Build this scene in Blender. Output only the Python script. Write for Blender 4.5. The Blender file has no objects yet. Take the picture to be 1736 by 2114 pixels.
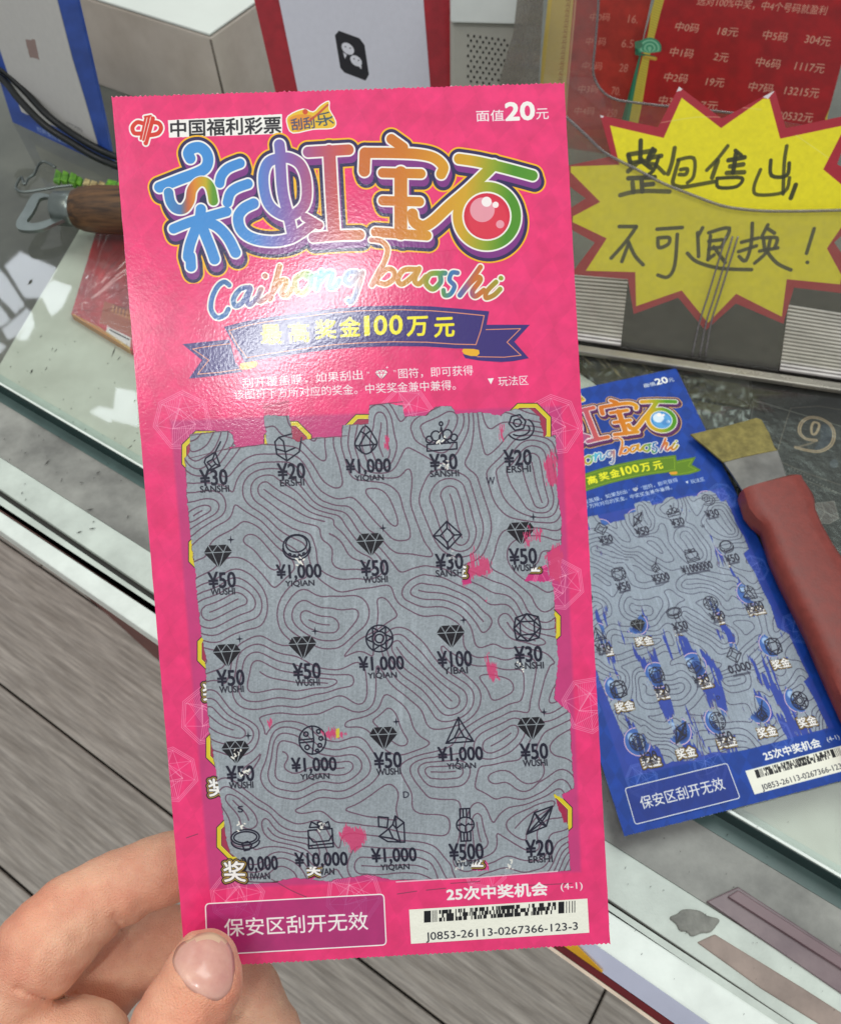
import bpy, bmesh, math, random
import numpy as np
from mathutils import Vector

# ------------------------------------------------------------------ camera, world, lamps
F_PX, CX, CY = 1741.0, 868.0, 1057.0           # photo measured on a 1736 x 2114 sheet
PITCH = math.radians(55.0)
CAM = np.array([0.0, 0.0, 0.335])
FWD = np.array([0, math.cos(PITCH), -math.sin(PITCH)])
RGT = np.array([1.0, 0, 0])
UPV = np.array([0, math.sin(PITCH), math.cos(PITCH)])
sc = bpy.context.scene
cam_d = bpy.data.cameras.new("camera")
cam_d.sensor_fit = 'HORIZONTAL'; cam_d.sensor_width = 36.0
cam_d.lens = 36.0 * F_PX / 1736.0
cam_d.clip_start = 0.005; cam_d.clip_end = 60
cam_d.dof.use_dof = True; cam_d.dof.focus_distance = 0.202; cam_d.dof.aperture_fstop = 52.0
cam = bpy.data.objects.new("camera", cam_d); sc.collection.objects.link(cam)
cam.location = CAM; cam.rotation_euler = (math.pi / 2 - PITCH, 0, 0)
sc.camera = cam

w = bpy.data.worlds.new("World"); sc.world = w; w.use_nodes = True
bg = w.node_tree.nodes["Background"]
bg.inputs[0].default_value = (0.93, 0.97, 1.0, 1); bg.inputs[1].default_value = 0.47
vs = sc.view_settings; vs.view_transform = 'Standard'; vs.look = 'None'; vs.gamma = 1.0; vs.exposure = 0.0

def lamp(name, loc, aim, sx, sy, power, col, axis=None):
    l = bpy.data.lights.new(name, 'AREA'); l.shape = 'RECTANGLE'; l.size = sx; l.size_y = sy
    l.energy = power; l.color = col
    o = bpy.data.objects.new(name, l); sc.collection.objects.link(o)
    o.location = loc
    q = (Vector(aim) - Vector(loc)).to_track_quat('-Z', 'Y')
    o.rotation_euler = q.to_euler()
    if axis is not None:
        z = (Vector(loc) - Vector(aim)).normalized(); x = Vector(axis); x = (x - z * x.dot(z)).normalized(); y = z.cross(x)
        from mathutils import Matrix
        o.rotation_euler = Matrix((x, y, z)).transposed().to_euler()
    return o
lamp("ceiling_lamp", (0.55, 0.9, 1.75), (0.05, 0.35, 0), 1.3, 0.9, 17.0, (0.93, 1.0, 0.97))
lamp("ceiling_lamp_front", (-0.95, -0.1, 1.7), (0, 0.25, 0), 0.9, 0.6, 5.0, (1.0, 0.93, 0.84))
lamp("tube_lamp", (-0.165, -0.625, 1.60), (-0.03, 0.148, 0.2), 0.36, 0.045, 5.2, (0.95, 0.98, 1.0), axis=(-0.2, -0.167, -0.11))
lamp("spot_lamp", (-0.52, -0.60, 1.45), (-0.068, 0.145, 0.2), 0.10, 0.22, 1.2, (1.0, 0.97, 0.95))

# ------------------------------------------------------------------ geometry helpers
def ray(p):
    p = np.atleast_2d(np.asarray(p, float))
    return FWD[None] + ((p[:, 0] - CX) / F_PX)[:, None] * RGT[None] - ((p[:, 1] - CY) / F_PX)[:, None] * UPV[None]
def at_depth(x, y, d): return CAM + d * ray([(x, y)])[0]
def on_z(x, y, z=0.0):
    r = ray([(x, y)])[0]; return CAM + r * ((z - CAM[2]) / r[2])
def nrm(v): v = np.asarray(v, float); return v / np.linalg.norm(v)
def project(P):
    q = P - CAM; d = q @ FWD
    return np.stack([CX + F_PX * (q @ RGT) / d, CY - F_PX * (q @ UPV) / d], -1)

class Plane:
    def __init__(s, O, ex, ey):
        s.O = np.asarray(O, float); s.ex = nrm(ex); ey = np.asarray(ey, float)
        s.ey = nrm(ey - s.ex * (ey @ s.ex)); s.n = -np.cross(s.ex, s.ey)
    def uv(s, pts):
        r = ray(pts); t = ((s.O - CAM) @ s.n) / (r @ s.n)
        P = CAM + r * t[:, None] - s.O
        return np.stack([P @ s.ex, P @ s.ey], -1)
    def pos(s, uv, off=0.0):
        uv = np.atleast_2d(uv)
        return s.O + uv[:, :1] * s.ex + uv[:, 1:2] * s.ey + s.n * off
def flat(z): return Plane((0, 0.3, z), (1, 0, 0), (0, -1, 0))
def lean_plane(d1, d2, lean, z=0.0):
    a, b = on_z(*d1, z), on_z(*d2, z); ex = nrm(b - a)
    h = nrm(np.array([-ex[1], ex[0], 0])); l = math.radians(lean)
    return Plane(a, ex, -(math.cos(l) * np.array([0, 0, 1]) + math.sin(l) * h))

# ------------------------------------------------------------------ object helpers
COL = sc.collection
def tag(o, label=None, cat=None, group=None, kind=None):
    if label: o["label"] = label
    if cat: o["category"] = cat
    if group: o["group"] = group
    if kind: o["kind"] = kind
    return o
def thing(name, loc, label, cat, group=None):
    o = bpy.data.objects.new(name, None); COL.objects.link(o); o.location = tuple(loc)
    o.empty_display_size = 0.01
    return tag(o, label, cat, group)
def world_loc(o):
    v = np.zeros(3)
    while o is not None: v = v + np.array(o.location); o = o.parent
    return v
def mesh_obj(name, verts, faces, material, parent=None, smooth=False, uvs=None, label=None):
    verts = np.asarray(verts, float)
    if parent is not None: org = world_loc(parent); loc = (0, 0, 0)
    else: org = verts.mean(0); org[2] = verts[:, 2].min(); loc = org
    m = bpy.data.meshes.new(name); m.from_pydata([tuple(v) for v in verts - org], [], faces)
    if uvs is not None:
        ul = m.uv_layers.new(name="uv")
        li = np.zeros(len(m.loops), dtype=np.int32); m.loops.foreach_get("vertex_index", li)
        ul.data.foreach_set("uv", np.asarray(uvs, np.float32)[li].ravel())
    m.materials.append(material)
    if smooth: m.polygons.foreach_set("use_smooth", [True] * len(m.polygons))
    m.update(); m.validate()
    o = bpy.data.objects.new(name, m); COL.objects.link(o); o.location = loc
    if parent is not None: o.parent = parent
    if label: o["label"] = label
    return o
def fix_normals(o):
    bm = bmesh.new(); bm.from_mesh(o.data); bmesh.ops.recalc_face_normals(bm, faces=bm.faces)
    bm.to_mesh(o.data); bm.free(); return o
def bevel(o, w=0.001, seg=2, angle=40):
    b = o.modifiers.new("bevel", 'BEVEL'); b.width = w; b.segments = seg
    b.limit_method = 'ANGLE'; b.angle_limit = math.radians(angle); return o
def prism_pts(name, top, bot, material, parent=None, uvs=None, bev=0, label=None, smooth=False):
    n = len(top); V = np.vstack([top, bot])
    faces = [tuple(range(n)), tuple(range(2 * n - 1, n - 1, -1))]
    faces += [(i, i + n, (i + 1) % n + n, (i + 1) % n) for i in range(n)]
    o = mesh_obj(name, V, faces, material, parent, smooth, None if uvs is None else np.vstack([uvs, uvs]), label)
    fix_normals(o)
    if bev: bevel(o, bev)
    return o
def sheet(name, plane, dpts, material, parent=None, thick=0.0004, off=0.0, canvas=None, bev=0, label=None, uv=None):
    uv = plane.uv(dpts) if uv is None else np.asarray(uv, float)
    return prism_pts(name, plane.pos(uv, off), plane.pos(uv, off - thick), material, parent,
                     canvas.texuv(uv) if canvas else None, bev, label)
def slab(name, dpts, z0, z1, material, parent=None, bev=0, label=None):
    """prism whose TOP outline is dpts unprojected on z1"""
    uv = np.array([on_z(x, y, z1) for x, y in dpts]); b = uv.copy(); b[:, 2] = z0
    return prism_pts(name, uv, b, material, parent, bev=bev, label=label)
def spline(pts, n=8, closed=False):
    P = np.asarray(pts, float); m = len(P); out = []
    rng = range(m if closed else m - 1)
    for i in rng:
        g = (lambda k: P[k % m]) if closed else (lambda k: P[min(max(k, 0), m - 1)])
        p0, p1, p2, p3 = g(i - 1), g(i), g(i + 1), g(i + 2)
        for t in np.arange(n) / n:
            out.append(.5 * ((2 * p1) + (p2 - p0) * t + (2 * p0 - 5 * p1 + 4 * p2 - p3) * t * t + (3 * p1 - p0 - 3 * p2 + p3) * t ** 3))
    if not closed: out.append(P[-1])
    return np.array(out)
def tube(name, pts, r, material, parent=None, seg=10, closed=False, label=None, flatten=1.0):
    P = np.asarray(pts, float); n = len(P); V = []; Fc = []
    rr = np.full(n, r) if np.isscalar(r) else np.asarray(r)
    up = np.array([0.02, 0.05, 1.0])
    for i in range(n):
        t = nrm(P[(i + 1) % n if closed else min(i + 1, n - 1)] - P[(i - 1) % n if closed else max(i - 1, 0)])
        a = np.cross(t, up); a = nrm(a) if np.linalg.norm(a) > 1e-4 else np.array([1., 0, 0]); b = np.cross(a, t)
        for k in range(seg):
            an = 2 * math.pi * k / seg
            V.append(P[i] + rr[i] * (math.cos(an) * a + flatten * math.sin(an) * b))
    for i in range(n if closed else n - 1):
        for k in range(seg):
            j = (i + 1) % n
            Fc.append((i * seg + k, j * seg + k, j * seg + (k + 1) % seg, i * seg + (k + 1) % seg))
    if not closed:
        Fc.append(tuple(range(seg))); Fc.append(tuple((n - 1) * seg + k for k in reversed(range(seg))))
    return fix_normals(mesh_obj(name, V, Fc, material, parent, True, None, label))

# ------------------------------------------------------------------ material helpers
def srgb(r, g, b):
    f = lambda c: (c / 255) / 12.92 if c / 255 <= 0.04045 else (((c / 255) + 0.055) / 1.055) ** 2.4
    return (f(r), f(g), f(b), 1)
def new_mat(name):
    m = bpy.data.materials.new(name); m.use_nodes = True
    return m, m.node_tree, m.node_tree.nodes["Principled BSDF"]
def mat(name, col, rough=0.5, metal=0.0, vary=0.12, vscale=40.0, bump=0.0, bscale=400.0, bdist=0.0005, spec=0.5,
        coat=0.0, stretch=(1, 1, 1), col2=None, sss=0.0, obj_random=0.0, rot=0.0):
    m, nt, p = new_mat(name); N = nt.nodes; L = nt.links
    c = srgb(*col); c2 = srgb(*col2) if col2 else tuple(v * (1 - 2.2 * vary) for v in c[:3]) + (1,)
    tc = N.new("ShaderNodeTexCoord"); mp = N.new("ShaderNodeMapping"); mp.inputs["Scale"].default_value = stretch
    mp.inputs["Rotation"].default_value = (0, 0, rot)
    L.new(tc.outputs["Object"], mp.inputs[0])
    nz = N.new("ShaderNodeTexNoise"); nz.inputs["Scale"].default_value = vscale; nz.inputs["Detail"].default_value = 9
    nz.inputs["Roughness"].default_value = 0.62
    L.new(mp.outputs[0], nz.inputs["Vector"])
    rp = N.new("ShaderNodeValToRGB"); rp.color_ramp.elements[0].position = 0.34; rp.color_ramp.elements[1].position = 0.66
    rp.color_ramp.elements[0].color = c2; rp.color_ramp.elements[1].color = tuple(min(1, v * (1 + vary * .6)) for v in c[:3]) + (1,)
    L.new(nz.outputs[0], rp.inputs[0]); out = rp.outputs[0]
    if obj_random:
        oi = N.new("ShaderNodeObjectInfo"); mr = N.new("ShaderNodeMapRange")
        mr.inputs[3].default_value = 1 - obj_random; mr.inputs[4].default_value = 1 + obj_random
        L.new(oi.outputs["Random"], mr.inputs[0])
        mx = N.new("ShaderNodeVectorMath"); mx.operation = 'SCALE'
        L.new(out, mx.inputs[0]); L.new(mr.outputs[0], mx.inputs["Scale"]); out = mx.outputs[0]
    L.new(out, p.inputs["Base Color"])
    p.inputs["Metallic"].default_value = metal; p.inputs["Specular IOR Level"].default_value = spec
    p.inputs["Coat Weight"].default_value = coat; p.inputs["Coat Roughness"].default_value = 0.12
    rr = N.new("ShaderNodeMapRange"); rr.inputs[3].default_value = max(0.02, rough - 0.08); rr.inputs[4].default_value = min(1, rough + 0.1)
    L.new(nz.outputs[0], rr.inputs[0]); L.new(rr.outputs[0], p.inputs["Roughness"])
    if bump:
        bz = N.new("ShaderNodeTexNoise"); bz.inputs["Scale"].default_value = bscale; bz.inputs["Detail"].default_value = 5
        L.new(mp.outputs[0], bz.inputs["Vector"])
        b = N.new("ShaderNodeBump"); b.inputs["Strength"].default_value = bump; b.inputs["Distance"].default_value = bdist
        L.new(bz.outputs[0], b.inputs["Height"]); L.new(b.outputs[0], p.inputs["Normal"])
    if sss:
        p.inputs["Subsurface Weight"].default_value = sss
        p.inputs["Subsurface Radius"].default_value = (0.004, 0.0016, 0.0008); p.inputs["Subsurface Scale"].default_value = 1.0
    return m
def glass_mat(name, tint=(0.9, 0.95, 0.92), ior=1.5, rough=0.0, haze=0.0, hazecol=(0.6, 0.6, 0.6), boost=1.0):
    m = bpy.data.materials.new(name); m.use_nodes = True; nt = m.node_tree; N = nt.nodes; L = nt.links
    N.remove(N["Principled BSDF"]); out = N["Material Output"]
    tr = N.new("ShaderNodeBsdfTransparent"); tr.inputs[0].default_value = (*tint, 1)
    gl = N.new("ShaderNodeBsdfGlossy"); gl.inputs["Roughness"].default_value = rough
    fr = N.new("ShaderNodeFresnel"); fr.inputs[0].default_value = ior
    mu = N.new("ShaderNodeMath"); mu.operation = 'MULTIPLY'; mu.inputs[1].default_value = boost; mu.use_clamp = True
    ge = N.new('ShaderNodeNewGeometry'); iv = N.new('ShaderNodeMath'); iv.operation = 'SUBTRACT'; iv.inputs[0].default_value = 1.0
    L.new(ge.outputs['Backfacing'], iv.inputs[1]); m0 = N.new('ShaderNodeMath'); m0.operation = 'MULTIPLY'
    L.new(fr.outputs[0], m0.inputs[0]); L.new(iv.outputs[0], m0.inputs[1]); L.new(m0.outputs[0], mu.inputs[0])
    mx = N.new("ShaderNodeMixShader"); base = tr.outputs[0]
    if haze:
        df = N.new("ShaderNodeBsdfDiffuse"); df.inputs[0].default_value = (*hazecol, 1)
        hz = N.new("ShaderNodeTexNoise"); hz.inputs["Scale"].default_value = 25; hz.inputs["Detail"].default_value = 8
        mr = N.new("ShaderNodeMapRange"); mr.inputs[3].default_value = haze * .5; mr.inputs[4].default_value = haze * 1.5
        L.new(hz.outputs[0], mr.inputs[0])
        m2 = N.new("ShaderNodeMixShader"); L.new(mr.outputs[0], m2.inputs[0]); L.new(tr.outputs[0], m2.inputs[1]); L.new(df.outputs[0], m2.inputs[2])
        base = m2.outputs[0]
    L.new(mu.outputs[0], mx.inputs[0]); L.new(base, mx.inputs[1]); L.new(gl.outputs[0], mx.inputs[2])
    L.new(mx.outputs[0], out.inputs[0]); return m
def print_mat(name, image, rough=0.35, bump=0.12, bscale=900.0, bdist=0.0004, coat=0.0, spec=0.5, vary=0.06):
    m, nt, p = new_mat(name); N = nt.nodes; L = nt.links
    ti = N.new("ShaderNodeTexImage"); ti.image = image; ti.interpolation = 'Linear'; ti.extension = 'EXTEND'
    tc = N.new("ShaderNodeTexCoord"); nz = N.new("ShaderNodeTexNoise"); nz.inputs["Scale"].default_value = 300
    nz.inputs["Detail"].default_value = 6; L.new(tc.outputs["Object"], nz.inputs["Vector"])
    mr = N.new("ShaderNodeMapRange"); mr.inputs[3].default_value = 1 - vary; mr.inputs[4].default_value = 1 + vary
    L.new(nz.outputs[0], mr.inputs[0]); sm = N.new("ShaderNodeVectorMath"); sm.operation = 'SCALE'
    L.new(ti.outputs[0], sm.inputs[0]); L.new(mr.outputs[0], sm.inputs["Scale"]); L.new(sm.outputs[0], p.inputs["Base Color"])
    p.inputs["Roughness"].default_value = rough; p.inputs["Specular IOR Level"].default_value = spec
    if coat:
        p.inputs["Coat Weight"].default_value = coat; p.inputs["Coat Roughness"].default_value = 0.15
    bz = N.new("ShaderNodeTexNoise"); bz.inputs["Scale"].default_value = bscale; bz.inputs["Detail"].default_value = 3
    L.new(tc.outputs["Object"], bz.inputs["Vector"])
    b = N.new("ShaderNodeBump"); b.inputs["Strength"].default_value = bump; b.inputs["Distance"].default_value = bdist
    L.new(bz.outputs[0], b.inputs["Height"]); L.new(b.outputs[0], p.inputs["Normal"])
    if coat: L.new(b.outputs[0], p.inputs["Coat Normal"])
    return m

# ------------------------------------------------------------------ printing engine (numpy raster, generated in this script)
RS = np.random.RandomState(7)
_LAT = RS.rand(256, 256)
def vnoise(x, y, seed=0):
    xi = np.floor(x).astype(int); yi = np.floor(y).astype(int); fx = x - xi; fy = y - yi
    fx = fx * fx * fx * (fx * (fx * 6 - 15) + 10); fy = fy * fy * fy * (fy * (fy * 6 - 15) + 10)
    g = lambda a, b: _LAT[(a + seed * 37) & 255, (b + seed * 91) & 255]
    return (g(xi, yi) * (1 - fx) + g(xi + 1, yi) * fx) * (1 - fy) + (g(xi, yi + 1) * (1 - fx) + g(xi + 1, yi + 1) * fx) * fy
def fbm(x, y, o=4, seed=0):
    s = 0; a = .5
    for i in range(o): s = s + a * vnoise(x * 2 ** i, y * 2 ** i, seed + i); a *= .5
    return s / (1 - .5 ** o)
_GC = {}
def glyph_tris(s):
    if s in _GC: return _GC[s]
    cu = bpy.data.curves.new("t", 'FONT'); cu.body = s; cu.resolution_u = 3
    ob = bpy.data.objects.new("t", cu); COL.objects.link(ob)
    dg = bpy.context.evaluated_depsgraph_get(); me = ob.evaluated_get(dg).to_mesh()
    me.calc_loop_triangles()
    V = np.array([v.co[:2] for v in me.vertices], float).reshape(-1, 2)
    T = np.array([t.vertices[:] for t in me.loop_triangles], int).reshape(-1, 3)
    ob.evaluated_get(dg).to_mesh_clear(); bpy.data.objects.remove(ob); bpy.data.curves.remove(cu)
    _GC[s] = (V, T); return V, T

class Canvas:
    def __init__(s, plane, u0, u1, v0, v1, ppm, color):
        s.pl = plane; s.u0, s.u1, s.v0, s.v1, s.ppm = u0, u1, v0, v1, ppm
        s.W = int((u1 - u0) * ppm); s.H = int((v1 - v0) * ppm)
        s.a = np.empty((s.H, s.W, 3), np.float32); s.a[:] = np.array(color, np.float32) / 255
    def texuv(s, uv): return np.stack([(uv[:, 0] - s.u0) / (s.u1 - s.u0), 1 - (uv[:, 1] - s.v0) / (s.v1 - s.v0)], -1)
    def px(s, d):
        uv = s.pl.uv(np.asarray(d, float)); return (uv - [s.u0, s.v0]) * s.ppm - .5
    def k(s, d):
        a = s.px([(d[0] - 5, d[1]), (d[0] + 5, d[1])]); return np.linalg.norm(a[1] - a[0]) / 10
    def dgrid(s, x0=0, y0=0, x1=None, y1=None, step=1):
        x1 = s.W if x1 is None else x1; y1 = s.H if y1 is None else y1
        X, Y = np.meshgrid(np.arange(x0, x1, step) + .5, np.arange(y0, y1, step) + .5)
        P = s.pl.O + (s.u0 + X / s.ppm)[..., None] * s.pl.ex + (s.v0 + Y / s.ppm)[..., None] * s.pl.ey
        return project(P)
    def win(s, P, pad):
        x0 = max(0, int(P[:, 0].min() - pad)); y0 = max(0, int(P[:, 1].min() - pad))
        x1 = min(s.W, int(P[:, 0].max() + pad) + 2); y1 = min(s.H, int(P[:, 1].max() + pad) + 2)
        return (x0, y0, x1, y1) if x1 > x0 and y1 > y0 else None
    def blend(s, w, cov, col, alpha=1.0):
        x0, y0, x1, y1 = w; c = np.asarray(col, np.float32) / 255
        cov = (cov * alpha)[..., None]; s.a[y0:y1, x0:x1] = s.a[y0:y1, x0:x1] * (1 - cov) + c * cov
    def seg_sdf(s, w, lines):
        """lines: list of (points_px, radius_px) -> signed distance on window"""
        x0, y0, x1, y1 = w; X, Y = np.meshgrid(np.arange(x0, x1, dtype=np.float32), np.arange(y0, y1, dtype=np.float32))
        D = np.full(X.shape, 1e6, np.float32)
        for P, r in lines:
            for a, b in zip(P[:-1], P[1:]):
                m = r + 40
                ix0 = max(0, int(min(a[0], b[0]) - m) - x0); ix1 = int(max(a[0], b[0]) + m) - x0
                iy0 = max(0, int(min(a[1], b[1]) - m) - y0); iy1 = int(max(a[1], b[1]) + m) - y0
                if ix1 <= 0 or iy1 <= 0: continue
                xs = X[iy0:iy1, ix0:ix1]; ys = Y[iy0:iy1, ix0:ix1]
                if xs.size == 0: continue
                d = b - a; l = max(1e-6, d @ d)
                t = np.clip(((xs - a[0]) * d[0] + (ys - a[1]) * d[1]) / l, 0, 1)
                q = np.hypot(xs - a[0] - t * d[0], ys - a[1] - t * d[1]) - r
                D[iy0:iy1, ix0:ix1] = np.minimum(D[iy0:iy1, ix0:ix1], q)
        return D
    def stroke(s, pts, r, col, alpha=1.0, smooth=0, closed=False, jit=0):
        pts = np.asarray(pts, float)
        if smooth: pts = spline(pts, smooth, closed)
        if closed: pts = np.vstack([pts, pts[:1]])
        P = s.px(pts); rk = r * s.k(pts[0]); w = s.win(P, rk + 3)
        if w is None: return
        D = s.seg_sdf(w, [(P, rk)])
        s.blend(w, np.clip(.5 - D, 0, 1), col, alpha)
    def poly_sdf(s, w, P):
        x0, y0, x1, y1 = w; X, Y = np.meshgrid(np.arange(x0, x1, dtype=np.float32), np.arange(y0, y1, dtype=np.float32))
        D = np.full(X.shape, 1e9, np.float32); ins = np.zeros(X.shape, bool)
        for a, b in zip(P, np.roll(P, -1, 0)):
            d = b - a; l = max(1e-6, d @ d); t = np.clip(((X - a[0]) * d[0] + (Y - a[1]) * d[1]) / l, 0, 1)
            D = np.minimum(D, (X - a[0] - t * d[0]) ** 2 + (Y - a[1] - t * d[1]) ** 2)
            if a[1] != b[1]:
                c = (Y >= min(a[1], b[1])) & (Y < max(a[1], b[1])); ins ^= c & (X < a[0] + (Y - a[1]) * d[0] / d[1])
        D = np.sqrt(D); return np.where(ins, -D, D)
    def poly(s, pts, col, alpha=1.0, grow=0.0, smooth=0, jag=0.0, jscale=6.0, seed=0, soft=0.0, jx=1.0, jy=1.0):
        pts = np.asarray(pts, float)
        if smooth: pts = spline(pts, smooth, True)
        P = s.px(pts); k = s.k(pts.mean(0)); w = s.win(P, (grow + jag) * k + 4 + soft * k * 2)
        if w is None: return None
        D = s.poly_sdf(w, P) - grow * k
        if jag:
            x0, y0, x1, y1 = w; X, Y = np.meshgrid(np.arange(x0, x1), np.arange(y0, y1))
            D = D + (fbm((X - Y * .07 * (jy > 1)) / (jscale * k * jx), Y / (jscale * k * jy), 4, seed) - .5) * 2 * jag * k
        cov = np.clip(.5 - D / (1 + soft * k), 0, 1); s.blend(w, cov, col, alpha); return w, cov
    def circle(s, c, r, col, alpha=1.0, w=0):
        t = np.linspace(0, 2 * math.pi, 30, endpoint=False); p = np.stack([c[0] + r * np.cos(t), c[1] + r * np.sin(t)], -1)
        if w: s.stroke(p, w, col, alpha, closed=True)
        else: s.poly(p, col, alpha)
    def text(s, txt, A, B, h, col, bold=0.0, up=(-.075, -1), outline=(), alpha=1.0, fade=None, pitch_fix=None):
        V, T = glyph_tris(txt)
        if len(V) == 0: return
        A = np.array(A, float); B = np.array(B, float); up = nrm(up)
        mn, mxv = V.min(0), V.max(0); U = (V - mn) / (mxv - mn)
        D = A + U[:, :1] * (B - A) + (U[:, 1:2] - .5) * h * up
        P = s.px(D); k = s.k(A); pad = 4 + (bold + sum(o[0] for o in outline)) * k
        w = s.win(P, pad)
        if w is None: return
        SS = 3; x0, y0, x1, y1 = w; Wn, Hn = (x1 - x0) * SS, (y1 - y0) * SS
        M = np.zeros((Hn, Wn), bool); Q = (P - [x0 - .5, y0 - .5]) * SS
        for tri in T:
            a, b, c = Q[tri]
            bx0 = max(0, int(min(a[0], b[0], c[0]))); bx1 = min(Wn, int(max(a[0], b[0], c[0])) + 2)
            by0 = max(0, int(min(a[1], b[1], c[1]))); by1 = min(Hn, int(max(a[1], b[1], c[1])) + 2)
            if bx1 <= bx0 or by1 <= by0: continue
            xs = np.arange(bx0, bx1)[None] + .5; ys = np.arange(by0, by1)[:, None] + .5
            e1 = (b[0] - a[0]) * (ys - a[1]) - (b[1] - a[1]) * (xs - a[0])
            e2 = (c[0] - b[0]) * (ys - b[1]) - (c[1] - b[1]) * (xs - b[0])
            e3 = (a[0] - c[0]) * (ys - c[1]) - (a[1] - c[1]) * (xs - c[0])
            M[by0:by1, bx0:bx1] |= ((e1 >= 0) & (e2 >= 0) & (e3 >= 0)) | ((e1 <= 0) & (e2 <= 0) & (e3 <= 0))
        C = M.reshape(y1 - y0, SS, x1 - x0, SS).mean((1, 3)).astype(np.float32)
        def dil(C, r):
            if r <= 0: return C
            R = int(math.ceil(r)); out = C.copy(); Pd = np.pad(C, R)
            for dy in range(-R, R + 1):
                for dx in range(-R, R + 1):
                    q = math.hypot(dx, dy); f = min(1.0, r + 1 - q)
                    if f <= 0 or (dx == 0 and dy == 0): continue
                    out = np.maximum(out, Pd[R + dy:R + dy + C.shape[0], R + dx:R + dx + C.shape[1]] * f)
            return out
        C = dil(C, bold * k)
        for ro, co in reversed([(sum(q[0] for q in outline[:i + 1]), outline[i][1]) for i in range(len(outline))]):
            s.blend(w, dil(C, ro * k), co, alpha)
        s.blend(w, C, col, alpha)
    def image(s, name):
        im = bpy.data.images.new(name, s.W, s.H, alpha=False)
        buf = np.ones((s.H, s.W, 4), np.float32); buf[..., :3] = np.clip(s.a[::-1], 0, 1)
        im.pixels.foreach_set(buf.ravel()); im.update(); im.pack(); return im
def canvas_for(plane, dpts, ppm, color, pad=0.001):
    uv = plane.uv(dpts); return Canvas(plane, uv[:, 0].min() - pad, uv[:, 0].max() + pad, uv[:, 1].min() - pad, uv[:, 1].max() + pad, ppm, color)
def Z(x0, y0, wsrc, wpx=1736.0):
    """points read on an enlargement of the photo -> sheet coordinates"""
    s = wsrc / wpx * 1736 / 3024; ox, oy = x0 * 1736 / 3024, y0 * 1736 / 3024
    return lambda pts: [(ox + s * p[0], oy + s * p[1]) for p in pts]
# ------------------------------------------------------------------ the ticket: pose from its four corners
PINK = np.array([(230, 197), (1165, 168), (1260, 1951), (383, 2001)], float)
TW, TH = 0.1016, 0.2032
def pose(corners, Wd, Hd):
    obj = [(0, 0), (Wd, 0), (Wd, Hd), (0, Hd)]; A = []
    for (X, Y), (x, y) in zip(obj, corners):
        u, v = (x - CX) / F_PX, (y - CY) / F_PX
        A.append([X, Y, 1, 0, 0, 0, -u * X, -u * Y, -u]); A.append([0, 0, 0, X, Y, 1, -v * X, -v * Y, -v])
    h = np.linalg.svd(np.array(A))[2][-1].reshape(3, 3)
    if h[2, 2] < 0: h = -h
    s = 2 / (np.linalg.norm(h[:, 0]) + np.linalg.norm(h[:, 1])); h = h * s
    a, b = nrm(h[:, 0]), nrm(h[:, 1]); m = nrm(a + b); d = nrm(a - b)
    a, b = nrm(m + d), nrm(m - d)
    tw = lambda v: v[0] * RGT - v[1] * UPV + v[2] * FWD
    return CAM + tw(h[:, 2]), tw(a), tw(b)
O_, ex_, ey_ = pose(PINK, TW, TH)
TP = Plane(O_, ex_, ey_)
TQ = TP.uv(PINK)                         # the card corners in the card's own plane
WHITE = (250, 246, 238)
A_ = Z(400, 280, 900); B_ = Z(480, 850, 820); C_ = Z(1200, 280, 950); E_ = Z(1200, 850, 950)
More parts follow.
